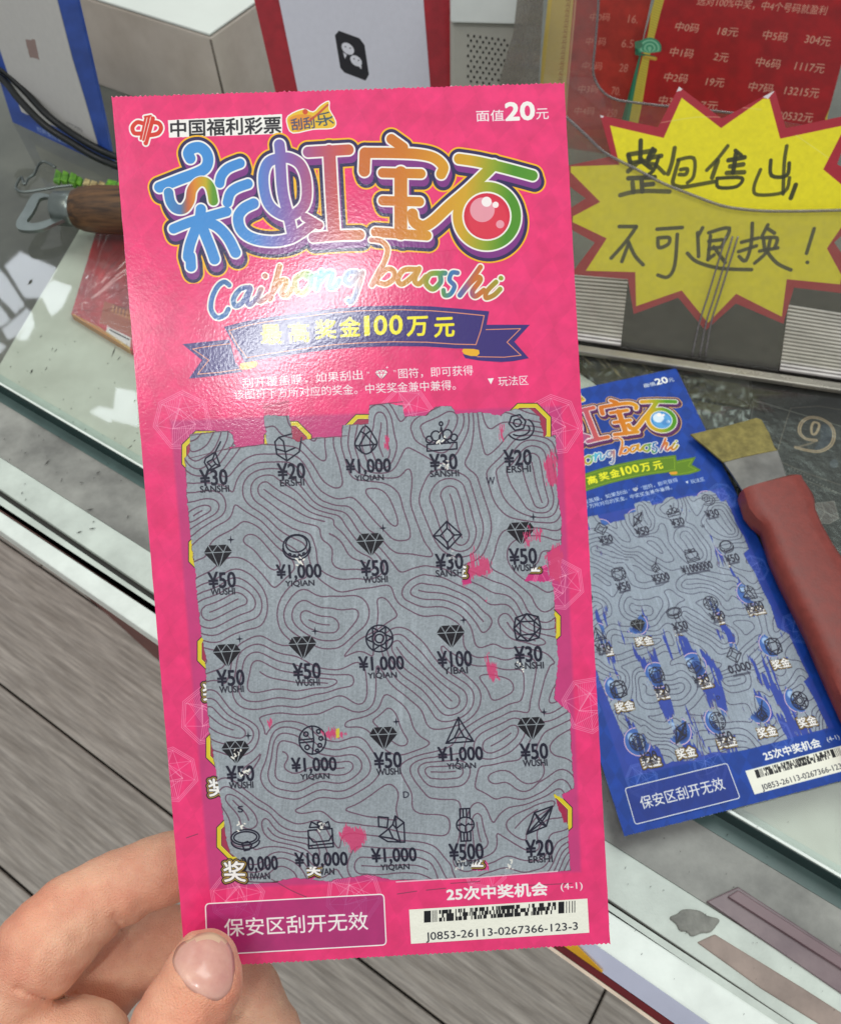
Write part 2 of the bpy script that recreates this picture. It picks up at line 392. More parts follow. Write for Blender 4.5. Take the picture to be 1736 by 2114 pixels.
TITLE = [   # strokes of the four big characters: (points, radius)
    (A_([(548, 556), (535, 520), (560, 488), (612, 480), (655, 512), (672, 565), (655, 620), (600, 655), (480, 700), (335, 757)]), 9.6),
    (A_([(398, 795), (412, 860), (450, 905), (505, 905), (545, 850), (560, 775), (605, 722), (655, 722), (690, 765), (708, 850)]), 8.6),
    (A_([(432, 1045), (560, 995), (800, 925)]), 8.6),
    (A_([(622, 910), (612, 980), (580, 1060), (545, 1160), (533, 1240)]) + B_([(432, 150), (438, 228)]), 9.2),
    (A_([(618, 990), (650, 1080), (690, 1180), (716, 1255)]), 9.6), (A_([(640, 990), (735, 1030), (810, 1110), (862, 1210)]), 9.4),
    (A_([(893, 590), (810, 625), (765, 675), (752, 728)]), 8.6), (A_([(948, 733), (870, 762), (825, 800), (806, 862)]), 8.6),
    (A_([(987, 870), (920, 905), (882, 960), (892, 1035), (940, 1090), (1020, 1122), (1130, 1132), (1240, 1112), (1330, 1060), (1395, 1010)]), 9.4),
    (A_([(1345, 965), (1440, 1020)]), 7.6),
    (A_([(1166, 462), (1172, 520), (1176, 640), (1190, 800), (1230, 960), (1255, 1075)]), 9.6),
    (A_([(1180, 552), (1095, 580), (1058, 660), (1060, 770), (1090, 870), (1150, 930), (1230, 955), (1310, 915), (1352, 840), (1350, 700), (1310, 600), (1240, 555), (1180, 552)]), 9.2),
    (A_([(1365, 512), (1645, 496)]), 9.4), (A_([(1512, 505), (1525, 760), (1545, 1080)]), 11), (A_([(1402, 1105), (1560, 1092)]) + C_([(170, 1030)]), 8.8),
    (C_([(378, 400), (455, 455)]), 9), (C_([(205, 492), (200, 610)]), 10), (C_([(215, 490), (400, 492), (560, 500), (660, 525), (718, 580), (705, 630)]), 9.2),
    (C_([(320, 622), (572, 628)]), 8.4), (C_([(322, 805), (562, 812)]), 8.4), (C_([(440, 622), (440, 1020)]), 11.5), (C_([(275, 1012), (610, 1035)]), 8.6),
    (C_([(516, 892), (530, 945), (585, 972), (650, 940), (760, 838), (880, 735), (990, 630), (1050, 570)]), 9.6),
    (C_([(822, 530), (950, 550), (1120, 590), (1305, 640)]), 9.2),
    ([(C_([(1005, 907)])[0][0] + 59.5 * math.cos(t), C_([(1005, 907)])[0][1] + 59.5 * math.sin(t)) for t in np.linspace(0, 2 * math.pi, 33)], 9.5),
]
SCRIPT = [
    (B_([(728, 368), (690, 345), (640, 380), (600, 460), (590, 550), (630, 612), (690, 600), (722, 552)]), 4.2),
    (B_([(885, 385), (815, 400), (762, 470), (775, 528), (830, 500), (890, 395), (865, 480), (885, 520), (935, 470)]), 4.2),
    (B_([(972, 400), (945, 470), (970, 492), (1030, 450)]), 4.2), (B_([(1000, 298), (1004, 300)]), 4.2),
    (B_([(1112, 225), (1085, 330), (1040, 470), (1060, 420), (1125, 335), (1165, 345), (1130, 430), (1165, 448), (1210, 390)]), 4.4),
    (B_([(1300, 280), (1235, 320), (1235, 405), (1290, 428), (1350, 360), (1345, 290), (1300, 280), (1330, 310), (1390, 290)]), 4.2),
    (B_([(1432, 262), (1395, 395), (1410, 350), (1470, 280), (1515, 280), (1490, 380), (1530, 385), (1570, 330)]), 4.2),
    (B_([(1700, 270), (1640, 275), (1610, 330), (1650, 360), (1710, 290), (1730, 280)]), 4.0),
    (E_([(190, 235), (165, 320), (135, 400), (110, 432), (92, 418)]), 4.0),
    (E_([(245, 22), (310, 30), (352, 80), (335, 160), (290, 240), (250, 318), (280, 280), (345, 215), (392, 225), (395, 275), (340, 312), (290, 300)]), 4.2),
    (E_([(540, 215), (460, 220), (420, 280), (450, 312), (520, 260), (560, 210), (530, 285), (560, 310), (605, 262)]), 4.4),
    (E_([(690, 240), (630, 248), (605, 305), (650, 345), (700, 300), (700, 245), (730, 240)]), 4.4),
    (E_([(812, 238), (775, 238), (760, 285), (792, 325), (765, 378), (728, 385), (720, 352)]), 4.0),
    (E_([(962, 200), (920, 260), (860, 340), (828, 385), (880, 320), (940, 268), (962, 285), (910, 360), (930, 392), (985, 352)]), 4.4),
    (E_([(1065, 298), (1005, 360), (1000, 402), (1050, 385), (1092, 345)]), 4.2), (E_([(1096, 272), (1099, 273)]), 4),
]
def ramp(x, stops):
    xs = [q[0] for q in stops]; return np.stack([np.interp(x, xs, [q[1][i] for q in stops]) for i in range(3)], -1).astype(np.float32) / 255
TITLE_RAMP = [(320, (60, 145, 215)), (520, (62, 140, 212)), (545, (98, 125, 200)), (600, (142, 92, 165)), (650, (180, 80, 120)), (700, (205, 85, 80)), (745, (208, 110, 40)),
              (820, (212, 120, 18)), (900, (220, 150, 20)), (960, (215, 165, 25)), (1010, (150, 165, 25)), (1055, (75, 145, 20)), (1110, (85, 150, 30))]
SCRIPT_RAMP = [(425, (40, 110, 180)), (480, (35, 105, 165)), (520, (90, 80, 150)), (545, (190, 80, 60)), (590, (215, 140, 30)), (630, (150, 170, 60)), (660, (80, 180, 210)),
               (720, (110, 140, 190)), (760, (205, 110, 90)), (800, (215, 130, 30)), (870, (205, 150, 30)), (900, (110, 160, 50)), (930, (45, 120, 180)), (965, (160, 90, 130)), (985, (210, 110, 40)), (1040, (150, 165, 40))]
GRAY_POLY = [(382, 947), (392, 932), (392, 896), (420, 893), (456, 891), (470, 889), (481, 897), (485, 920), (463, 926), (551, 917), (549, 890), (543, 857), (596, 858), (601, 880), (603, 905), (616, 912), (649, 903), (706, 902),
             (706, 878), (735, 877), (760, 874), (763, 836), (800, 833), (831, 836), (834, 860), (881, 857), (890, 846), (899, 839), (932, 839), (941, 854), (994, 851), (1033, 857), (1044, 850), (1060, 845), (1090, 842), (1113, 860), (1122, 902),
             (1146, 899), (1150, 950), (1149, 1012), (1154, 1040), (1158, 1072), (1158, 1125), (1128, 1140), (1132, 1175), (1143, 1220), (1145, 1294), (1152, 1362), (1143, 1442), (1155, 1454), (1176, 1472), (1178, 1530), (1182, 1600), (1185, 1627),
             (1160, 1640), (1171, 1698), (1174, 1750), (1177, 1797), (1153, 1799), (1080, 1804), (1013, 1809), (960, 1812), (912, 1815), (860, 1817), (804, 1817), (760, 1806), (700, 1815), (673, 1820), (610, 1812), (554, 1823), (506, 1826),
             (494, 1776), (476, 1761), (466, 1730), (461, 1690), (458, 1666), (450, 1620), (445, 1586), (432, 1509), (427, 1440), (424, 1353), (417, 1313), (408, 1242), (403, 1182), (395, 1116), (387, 1042), (383, 962)]
CAPS = [(558, 1031, 675, 1092), (786, 890, 800, 925), (1080, 960, 1104, 1030), (690, 1130, 742, 1155), (645, 1262, 685, 1262), (428, 1268, 474, 1252), (845, 1200, 1005, 1292), (815, 1345, 905, 1425), (548, 1395, 680, 1416), (605, 1568, 720, 1590),
        (885, 1612, 945, 1605), (1020, 1535, 1062, 1512), (545, 1700, 650, 1748), (1088, 1705, 1122, 1655), (1060, 1288, 1112, 1330), (400, 1075, 410, 1060), (1150, 1440, 1160, 1400), (930, 1020, 960, 1100), (480, 1640, 490, 1700), (760, 1780, 900, 1790), (440, 1480, 470, 1500), (900, 880, 905, 900), (400, 900, 430, 880), (1000, 1700, 1010, 1740)]
HILLS = [(610, 1045, 120, 40, .5, 1.6), (815, 960, 60, 110, .1, -1.3), (655, 1265, 55, 50, 0, 1.5), (455, 1265, 55, 60, .2, 1.4), (600, 1392, 110, 45, .15, 1.5), (850, 1250, 190, 48, .75, 1.7),
         (700, 1140, 45, 22, .6, -1.0), (660, 1585, 110, 42, .2, 1.4), (905, 1610, 70, 55, -.2, 1.7), (1100, 990, 36, 110, .1, 1.5), (1095, 1370, 70, 60, .2, 1.3), (1090, 1700, 60, 90, .6, 1.6), (600, 1745, 130, 38, .35, 1.3),
         (1060, 1555, 100, 30, -.6, 1.2), (770, 1080, 70, 40, -.5, -1.2), (480, 1090, 80, 40, .2, -1.1), (720, 1470, 130, 40, -.1, -1.2), (500, 1640, 60, 60, .3, -1.0), (900, 1120, 60, 50, 0, -.9), (1000, 1220, 70, 60, .6, -.8)]
AMT = [[("¥30", "SANSHI", "chip", 441, 985, 436, 942), ("¥20", "ERSHI", "cup", 601, 972, 594, 922), ("¥1,000", "YIQIAN", "drop", 760, 963, 755, 908), ("¥30", "SANSHI", "crown", 915, 953, 911, 899), ("¥20", "ERSHI", "gemring", 1068, 944, 1068, 885)],
       [("¥50", "WUSHI", "dia", 458, 1197, 450, 1143), ("¥1,000", "YIQIAN", "ring", 617, 1181, 612, 1128), ("¥50", "WUSHI", "dia", 773, 1172, 764, 1119), ("¥30", "SANSHI", "square", 927, 1159, 923, 1105), ("¥50", "WUSHI", "dia", 1079, 1148, 1074, 1096)],
       [("¥50", "WUSHI", "dia", 476, 1399, 468, 1348), ("¥50", "WUSHI", "dia", 633, 1385, 624, 1332), ("¥1,000", "YIQIAN", "round", 787, 1371, 783, 1318), ("¥100", "YIBAI", "dia", 938, 1360, 930, 1309), ("¥30", "SANSHI", "octa", 1090, 1350, 1088, 1296)],
       [("¥50", "WUSHI", "dia", 496, 1597, 486, 1548), ("¥1,000", "YIQIAN", "bug", 648, 1580, 645, 1528), ("¥50", "WUSHI", "dia", 800, 1569, 791, 1519), ("¥1,000", "YIQIAN", "tri", 950, 1558, 947, 1510), ("¥50", "WUSHI", "dia", 1102, 1551, 1096, 1499)],
       [("00,000", "IWAN", "ring2", 535, 1785, 508, 1733), ("¥10,000", "YIWAN", "bag", 663, 1776, 661, 1722), ("¥1,000", "YIQIAN", "crystal", 813, 1767, 808, 1714), ("¥500", "WUBAI", "watch", 962, 1758, 960, 1703), ("¥20", "ERSHI", "kite", 1113, 1750, 1112, 1692)]]
def ell(cx, cy, rx, ry, a0=0, a1=360, n=24):
    return [(cx + rx * math.cos(math.radians(a)), cy + ry * math.sin(math.radians(a))) for a in np.linspace(a0, a1, n)]
ICON = {
    "chip": [[(-.4, .1), (.3, -.3), (.6, .7), (-.2, 1), (-.5, .4), (-.4, .1)], [(-.3, .4), (.1, .2), (.3, .55), (0, .75), (-.3, .4)], [(.3, -.3), (.1, .2)], [(.6, .7), (.3, .55)], [(-.2, 1), (0, .75)], [(.3, -.3), (.7, -1.0)]],
    "cup": [[(-.9, -.4), (-.8, .5), (-.1, 1), (.8, .4), (1, -.6)], [(-.9, -.4), (-.6, -.7), (-.3, -.4), (-.2, .3), (-.1, 1)], [(-.6, -.7), (.3, -.9)], [(-.85, .1), (-.15, .35), (.5, .1)]],
    "drop": [spline([(0, -1), (.6, -.2), (.75, .4), (0, 1), (-.75, .4), (-.6, -.2)], 5, True), [(0, -.4), (.55, .35), (-.5, .4), (0, -.4)], [(-.3, -.6), (.0, -.4), (.3, -.6)], [(-.75, .35), (-.5, .4), (-.3, .9)], [(.75, .35), (.55, .35), (.3, .9)]],
    "crown": [[(-.9, .5), (.9, .45), (.9, .85), (-.9, .9), (-.9, .5)], ell(-.75, .2, .2, .2), ell(.75, .15, .2, .2), ell(-.35, 0, .28, .3), ell(.35, -.05, .28, .3), [(-.2, .4), (0, -.5), (.2, .4)], ell(0, -.72, .1, .12, n=10), [(-.5, .5), (-.3, .3), (0, .5), (.3, .3), (.5, .5)]],
    "gemring": [[(-.4, -.9), (.2, -1), (.6, -.5), (.4, 0), (-.2, .1), (-.6, -.4), (-.4, -.9)], [(-.2, -.65), (.15, -.7), (.3, -.45), (.15, -.2), (-.1, -.15), (-.3, -.4), (-.2, -.65)], ell(.2, .0, .95, .8, -50, 150), ell(.15, .05, .7, .45, -30, 130)],
    "ring": [ell(0, -.05, .95, .8), ell(0, -.2, .75, .6), ell(0, .1, .98, .85, 0, 180), ell(-.5, .55, .08, .08, n=8), ell(-.18, .66, .08, .08, n=8), ell(.18, .66, .08, .08, n=8), ell(.5, .55, .08, .08, n=8)],
    "square": [[(0, -1), (1, 0), (.0, 1), (-1, 0), (0, -1)], [(0, -.5), (.5, 0), (0, .5), (-.5, 0), (0, -.5)], [(0, -1), (0, -.5)], [(1, 0), (.5, 0)], [(0, 1), (0, .5)], [(-1, 0), (-.5, 0)]],
    "round": [ell(0, 0, .95, .95), ell(0, 0, .5, .5), ell(0, 0, .3, .3)] + [[(.95 * math.cos(a), .95 * math.sin(a)), (.5 * math.cos(a + .5), .5 * math.sin(a + .5)), (.95 * math.cos(a + 1.047), .95 * math.sin(a + 1.047))] for a in np.arange(6) * 1.0472],
    "octa": [[(-.8, -.75), (0, -1), (.8, -.75), (.95, 0), (.8, .75), (0, .95), (-.8, .8), (-.95, 0), (-.8, -.75)], [(-.5, -.45), (.5, -.45), (.5, .45), (-.5, .5), (-.5, -.45)], [(-.8, -.75), (-.5, -.45), (0, -1), (.5, -.45), (.8, -.75)], [(.5, -.45), (.95, 0), (.5, .45), (.8, .75)], [(.5, .45), (0, .95), (-.5, .5), (-.8, .8)], [(-.5, .5), (-.95, 0), (-.5, -.45)]],
    "bug": [ell(0, 0, .95, 1.0), [(0, -1), (.1, 0), (-.05, 1)], [(-.95, -.05), (0, -.1)], [(-.9, .15), (0, .1)], ell(-.45, -.45, .16, .16, n=10), ell(-.4, .5, .16, .16, n=10), ell(.45, -.6, .14, .14, n=10), ell(.6, -.1, .14, .14, n=10), ell(.5, .4, .14, .14, n=10), ell(.3, .75, .1, .1, n=10)],
    "tri": [[(0, -1), (1, .75), (-.95, .8), (0, -1)], [(.02, -.25), (.35, .42), (-.35, .45), (.02, -.25)], [(0, -1), (.02, -.25)], [(1, .75), (.35, .42)], [(-.95, .8), (-.35, .45)]],
    "ring2": [ell(-.05, -.15, 1.0, .55), ell(-.05, -.15, .82, .4), ell(-.05, .15, 1.0, .55, 0, 180), [(-.3, .3), (.1, .15), (.4, .4), (.2, .75), (-.15, .8), (-.3, .3)]],
    "bag": [[(-.85, -.3), (.85, -.35), (.9, .95), (-.85, 1), (-.85, -.3)], [(-.85, .1), (-.5, .55), (.6, .5), (.88, .05)], [(-.9, .8), (.9, .7)], [(-.1, -.6), (-.6, -.9), (-.75, -.5), (-.1, -.5), (.6, -.85), (.7, -.45), (.1, -.5), (-.1, -.6)], [(-.15, -.85), (.15, -.85), (.15, -.4), (-.15, -.4), (-.15, -.85)]],
    "crystal": [[(-.9, -1), (-.2, -.9), (-.3, -.2), (-.9, -.3), (-.9, -1)], [(.1, -.4), (.3, -1), (.9, -.5), (.9, .9), (-.3, .8), (-.9, .4), (-.2, -.1), (.1, -.4)], [(.3, -1), (.35, -.1), (.6, .9)], [(.1, -.4), (.35, -.1), (.9, -.5)], [(-.2, -.1), (.1, .6), (.6, .9)], [(-.9, .4), (.1, .6)]],
    "watch": [ell(0, 0, .62, .55), [(-.35, -1.15), (-.35, -.5)], [(.35, -1.15), (.35, -.5)], [(-.12, -1.15), (-.12, -.6)], [(.12, -1.15), (.12, -.6)], [(-.35, -1.15), (.35, -1.15)], [(-.35, 1.15), (-.35, .5)], [(.35, 1.15), (.35, .5)], [(-.12, 1.15), (-.12, .6)], [(.12, 1.15), (.12, .6)], [(-.35, 1.15), (.35, 1.15)], [(-.3, -.1), (0, .1), (.25, -.1)], [(-.5, 0), (-.3, 0)], [(.3, 0), (.5, 0)], [(0, .2), (0, .45)]],
    "kite": [[(-.9, 1), (-.3, -.5), (1, -.9), (.5, .5), (-.9, 1)], [(-.3, -.5), (.1, .3), (-.9, 1)], [(1, -.9), (.1, .3), (.5, .5)], [(-.3, -.5), (.5, .5)], [(1, -.9), (-.9, 1)]],
}
AMT_B = [[("¥20", "chip", 0), ("¥50", "square", 0), ("¥50", "kite", 0), ("¥30", "crown", 0), ("¥30", "gemring", 0)],
         [("¥50", "cup", 0), ("¥50", "octa", 0), ("¥500", "chip", 0), ("¥1000000", "bag", 0), ("¥50", "ring", 0)],
         [("¥30", "tri", 0), ("", "dia", 1), ("¥50", "ring2", 0), ("¥50", "round", 0), ("¥500", "crystal", 1)],
         [("", "octa", 1), ("¥50", "octa", 0), ("¥30", "cup", 0), ("0,000", "square", 0), ("", "octa", 1)],
         [("¥20", "round", 1), ("", "kite", 1), ("¥50", "bug", 1), ("", "chip", 1), ("", "round", 1)]]
INK = (28, 26, 44)
def draw_icon(cv, kind, c, sc_, ink=INK, back=(150, 158, 162), r=1.6):
    T = lambda pts: [(c[0] + sc_ * (p[0] + .04 * p[1]), c[1] + sc_ * (p[1] - .05 * p[0])) for p in pts]
    if kind == "dia":
        cv.poly(T([(-.68, -.62), (.66, -.62), (1.02, -.1), (.03, 1.02), (-1.0, -.1)]), (24, 20, 28))
        for l in [[(-1, -.1), (1.02, -.1)], [(-.68, -.62), (-.4, -.1), (0, -.62), (.4, -.1), (.66, -.62)], [(-.4, -.1), (.03, 1.02), (.4, -.1)]]:
            cv.stroke(T(l), .9, back)
        s = [(.95 + a * math.cos(t), -.95 + a * 1.2 * math.sin(t)) for t, a in [(i * math.pi / 4, .27 if i % 2 == 0 else .07) for i in range(8)]]
        cv.poly(T(s), ink)
        return
    for l in ICON[kind]: cv.stroke(T(l), r, ink)
def wire_gem(cv, c, r, col, rot=0.0, seed=1, al=.55):
    rs = np.random.RandomState(seed); n = 7
    ang = [rot + 2 * math.pi * i / n + rs.uniform(-.12, .12) for i in range(n)]
    o = [(c[0] + r * math.cos(a), c[1] + r * math.sin(a)) for a in ang]
    for g in (1, .94, .88): cv.stroke([(c[0] + (p[0] - c[0]) * g, c[1] + (p[1] - c[1]) * g) for p in o], .75, col, al, closed=True)
    m = [(c[0] + r * .45 * math.cos(rot + 2 * math.pi * i / 3), c[1] + r * .4 * math.sin(rot + 2 * math.pi * i / 3)) for i in range(3)]
    for i, q in enumerate(m):
        cv.stroke([q, m[(i + 1) % 3]], .8, col, al)
        for j in range(n):
            if (i * 2 + j) % 3 != 0: cv.stroke([q, (c[0] + (o[j][0] - c[0]) * .88, c[1] + (o[j][1] - c[1]) * .88)], .7, col, al * .85)
    for t in np.linspace(.1, .9, 9):                       # hatching between two facets
        a = [o[1][i] + (o[2][i] - o[1][i]) * t for i in (0, 1)]; b = [m[0][i] + (m[1][i] - m[0][i]) * t for i in (0, 1)]
        cv.stroke([[c[i] + (a[i] - c[i]) * .86 for i in (0, 1)], b], .6, col, al * .8)
        a = [o[4][i] + (o[5][i] - o[4][i]) * t for i in (0, 1)]; b = [m[1][i] + (m[2][i] - m[1][i]) * t for i in (0, 1)]
        cv.stroke([[c[i] + (a[i] - c[i]) * .86 for i in (0, 1)], b], .6, col, al * .8)
def badge(cv, c, s, txt="奖金", rot=-.05, al=1):
    w_ = s * (1.0 if len(txt) > 1 else .5)
    A, B = (c[0] - w_, c[1] - rot * -w_), (c[0] + w_, c[1] + rot * w_)
    cv.text(txt, A, B, s * .95, (250, 246, 240), bold=1.2, outline=[(1.4, (20, 10, 20)), (1.8, (205, 170, 70)), (2.4, (25, 12, 18))], alpha=al)
def octagon(cv, c, r, ringcol=(222, 200, 30)):
    o = [(c[0] + r * math.cos(a), c[1] + r * math.sin(a)) for a in np.arange(8) * math.pi / 4 + math.pi / 8]
    cv.poly(o, (30, 22, 30), grow=1.6); cv.poly(o, ringcol); cv.poly(o, (240, 225, 110), grow=-7.5); cv.poly(o, (60, 25, 35), grow=-8.5); cv.poly(o, (165, 40, 75), grow=-9.5)

def paint_ticket(ppm, pal):
    u0, u1 = TQ[:, 0].min() - .001, TQ[:, 0].max() + .001; v0, v1 = TQ[:, 1].min() - .001, TQ[:, 1].max() + .001
    cv = Canvas(TP, u0, u1, v0, v1, ppm, pal["base"]); blue = pal["blue"]
    D = cv.dgrid(); X, Y = D[..., 0].astype(np.float32), D[..., 1].astype(np.float32)
    # faint harlequin print and mottling of the ink
    q = (X * .94 + Y * .2) / 62; p = (Y * .97 - X * .05) / 92
    dm = (np.floor(q + p) + np.floor(q - p)) % 2
    f = 1 + (dm - .5) * (.09 if blue else .03) + (fbm(X / 22, Y / 22, 5, 3) - .5) * .13
    cv.a *= f[..., None].astype(np.float32)
    cv.a += (np.array([.0, .03, .03]) * (fbm(X / 60, Y / 60, 3, 9) - .45)[..., None]).astype(np.float32)
    # emblem and headline
    red = (218, 45, 25)
    emb = [([(216, 312), (180, 306), (148, 340), (160, 380), (205, 384)], 4.2), ([(240, 270), (205, 420)], 2.4), ([(262, 268), (222, 425)], 2.8), ([(288, 280), (240, 450)], 4.6),
           ([(232, 268), (276, 260)], 1.8), ([(262, 305), (325, 310), (346, 345), (322, 384), (262, 396)], 4.2)]
    for g, c in ((3.4, WHITE), (0, red)):
        for pts, r in emb: cv.stroke(A_(pts), r + g, c, smooth=4)
    for ln in ([(250, 275), (215, 425)], [(273, 278), (231, 440)]): cv.stroke(A_(ln), .6, WHITE)
    cv.poly(A_([(395, 292), (1182, 250), (1186, 384), (402, 410)]), WHITE, grow=.5, jag=.6)
    cv.text("中国福利彩票", A_([(412, 350)])[0], A_([(1176, 322)])[0], 34, (22, 20, 26), bold=.75, up=(-.03, -1))
    g = A_([(1228, 262), (1330, 215), (1400, 235), (1450, 190), (1508, 160), (1510, 215), (1555, 300), (1530, 345), (1400, 352), (1260, 378), (1222, 320)])
    cv.poly(g, WHITE, grow=1.8, smooth=3); w = cv.poly(g, (236, 190, 40), smooth=3, grow=-.6)
    cv.poly(A_([(1230, 290), (1300, 250), (1400, 270), (1300, 370)]), (228, 130, 40), .7, smooth=3)
    cv.text("刮刮", A_([(1248, 322)])[0], A_([(1408, 305)])[0], 24, (70, 70, 110), bold=.5, up=(-.1, -1)); cv.text("乐", A_([(1425, 290)])[0], A_([(1535, 275)])[0], 28, (44, 70, 100), bold=.3, up=(-.3, -1))
    cv.stroke(A_([(1380, 290), (1430, 250), (1500, 185)]), 2.2, (196, 70, 50), .85, smooth=4); cv.circle(A_([(1345, 232)])[0], 5.5, (214, 80, 35))
    cv.stroke(A_([(1420, 300), (1470, 300), (1530, 265)]), 1.5, (50, 80, 110), .8, smooth=4)
    cv.text("面值", C_([(935, 248)])[0], C_([(1118, 243)])[0], 23, WHITE, bold=.35, up=(-.04, -1))
    cv.text("20", C_([(1128, 220)])[0], C_([(1315, 212)])[0], 36, WHITE, bold=1.9, up=(-.04, -1))
    cv.text("元", C_([(1328, 236)])[0], C_([(1410, 232)])[0], 22, WHITE, bold=.3, up=(-.04, -1))
    # big title with its stacked outlines
    lines = [(cv.px(spline(p, 6) if len(p) > 2 else p), r * 1.15 * cv.k(p[0])) for p, r in TITLE]
    allp = np.vstack([l[0] for l in lines]); k = cv.k((700, 420)); w = cv.win(allp, 34 * k)
    S = cv.seg_sdf(w, lines); x0, y0, x1, y1 = w
    sh = S - 3.5 * k; sweep = sh.copy()
    for i in range(1, 9):
        dy, dx = int(round(i * 13 * k / 8)), int(round(i * 3.2 * k / 8)); t = np.full_like(sh, 1e6); t[dy:, dx:] = sh[:sh.shape[0] - dy, :sh.shape[1] - dx]
        sweep = np.minimum(sweep, t)
    aa = lambda d: np.clip(.5 - d, 0, 1)
    cv.blend(w, aa(sweep - 10.0 * k), pal["rim"]); cv.blend(w, aa(sweep - 6.6 * k), pal["navy"]); cv.blend(w, aa(sweep), pal["purple"])
    cv.blend(w, aa(sh), WHITE)
    X0 = X[y0:y1, x0:x1]; Y0 = Y[y0:y1, x0:x1]; R = ramp(X0 + (Y0 - 400) * .12 * (X0 > 760), TITLE_RAMP)
    sw = (Y0 > 352) & (Y0 < 440) & (X0 > 333) & (X0 < 446) & (Y0 > 372 - (X0 - 340) * .26)
    Sx = cv.seg_sdf(w, lines[1:2]); R = np.where((Sx < 0)[..., None], ramp(X0, [(340, (55, 140, 200)), (372, (70, 120, 180)), (388, (200, 100, 60)), (402, (225, 140, 30)), (425, (200, 175, 20)), (440, (90, 150, 30))]), R)
    c = aa(S)[..., None]; cv.a[y0:y1, x0:x1] = cv.a[y0:y1, x0:x1] * (1 - c) + R * c
    e = aa(np.abs(cv.seg_sdf(w, lines[1:2]) - 1.2 * k) - .9 * k)                      # white line round the swash inside the first character
    cv.blend(w, e, WHITE)
    bc = C_([(1005, 907)])[0]; t = np.linspace(0, 2 * math.pi, 40, endpoint=False)
    cir = lambda cx, cy, r: [(cx + r * math.cos(a), cy + r * math.sin(a)) for a in t]
    cv.poly(cir(*bc, 51), WHITE); cv.poly(cir(*bc, 47.5), pal["ball"]); cv.poly(cir(bc[0] + 2, bc[1] + 5, 41), pal["ball2"], .55, soft=6)
    cv.poly(cir(*C_([(975, 865)])[0], 25.5), pal["ballhi"], .9); cv.poly(cir(*C_([(1003, 812)])[0], 10.5), (255, 245, 240)); cv.poly(cir(*C_([(1062, 832)])[0], 6.5), (255, 240, 236)); cv.poly(cir(*C_([(1092, 960)])[0], 8.5), pal["ballhi"], .9)
    if blue: cv.poly(cir(bc[0] + 14, bc[1] + 18, 17), (60, 120, 190), .5, soft=5)
    # script line
    lines = [(cv.px(spline(p, 6) if len(p) > 2 else p), r * 1.4 * cv.k(p[0])) for p, r in SCRIPT]; allp = np.vstack([l[0] for l in lines]); w = cv.win(allp, 8 * k); x0, y0, x1, y1 = w
    S = cv.seg_sdf(w, lines); cv.blend(w, aa(S - 2.2 * k), (252, 244, 230))
    R = ramp(X[y0:y1, x0:x1] + 6 * np.sin(Y[y0:y1, x0:x1] / 9), SCRIPT_RAMP)
    c = aa(S + 1.0 * k)[..., None]; cv.a[y0:y1, x0:x1] = cv.a[y0:y1, x0:x1] * (1 - c) + R * c
    # ribbon
    rb = pal["ribbon"]; ln = pal["ribline"]
    lt = [(377, 710), (474, 700), (486, 748), (501, 767), (440, 776), (390, 781), (417, 743)]
    rt = [(1003, 670), (1093, 670), (1061, 705), (1091, 739), (1060, 745), (1034, 747), (990, 744), (960, 739), (955, 731), (986, 718)]
    mn = [(464, 675), (505, 664), (547, 656), (628, 645), (690, 637), (746, 633), (830, 631), (890, 633), (940, 637), (1008, 643), (1001, 680), (988, 719), (940, 718), (880, 714), (815, 713), (750, 715), (689, 719), (628, 727), (560, 737), (506, 747), (485, 712)]
    for pg in (lt, rt): cv.poly(pg, rb)
    cv.stroke([(398, 720), (420, 716), (474, 709)], .9, ln); cv.stroke([(398, 720), (431, 743), (408, 772), (455, 768), (499, 761)], .9, ln)
    cv.stroke([(1000, 680), (1074, 678), (1046, 706), (1075, 733), (1040, 737), (985, 736)], .9, ln)
    cv.poly([(496, 750), (529, 745), (528, 757), (500, 763)], pal["fold"], smooth=2); cv.poly([(956, 719), (988, 722), (984, 735), (958, 731)], pal["fold"], smooth=2)
    cv.poly(mn, rb, grow=1.0)
    cv.stroke([(473, 682), (512, 671), (548, 664), (630, 653), (690, 645), (746, 641), (830, 639), (890, 641), (940, 645), (999, 651), (992, 682), (982, 711), (940, 710), (880, 706), (815, 705), (750, 707), (689, 711), (628, 719), (560, 729), (510, 738), (490, 712)], 1.0, ln, closed=True)
    for ch, cx, cy, wd in (("最", 560, 690, 42), ("高", 617, 686, 42), ("奖", 672, 679, 42), ("金", 722, 674, 42), ("1", 757, 672, 9), ("0", 785, 671, 26), ("0", 817, 670, 26), ("万", 861, 673, 42), ("元", 917, 675, 40)):
        cv.text(ch, (cx - wd / 2, cy + .9), (cx + wd / 2, cy - .9), 39, pal["ribtext"], bold=1.35, up=(-.04 + (700 - cx) * -.0002, -1))
    # play text
    tx = WHITE if not blue else (225, 232, 245)
    cv.text("刮开覆盖膜，如果刮出", (500, 791), (748, 773), 21, tx, bold=.18); cv.text("图符，即可获得", (822, 771), (976, 764), 21, tx, bold=.18)
    draw_icon(cv, "dia", (787, 771), 13, (250, 240, 240), pal["base"]); cv.poly([(779, 764), (795, 763), (800, 769), (787, 783), (774, 769)], WHITE, .95)
    for l in ([(780, 764), (783, 770), (787, 764), (791, 770), (795, 763)], [(775, 770), (799, 770)], [(783, 770), (787, 783), (791, 770)]): cv.stroke(l, .6, pal["base"])
    cv.text("“", (757, 768), (762, 768), 5, tx); cv.text("”", (812, 766), (817, 766), 5, tx)
    cv.text("该图符下方所对应的奖金。中奖奖金兼中兼得。", (483, 814), (940, 794), 21, tx, bold=.18)
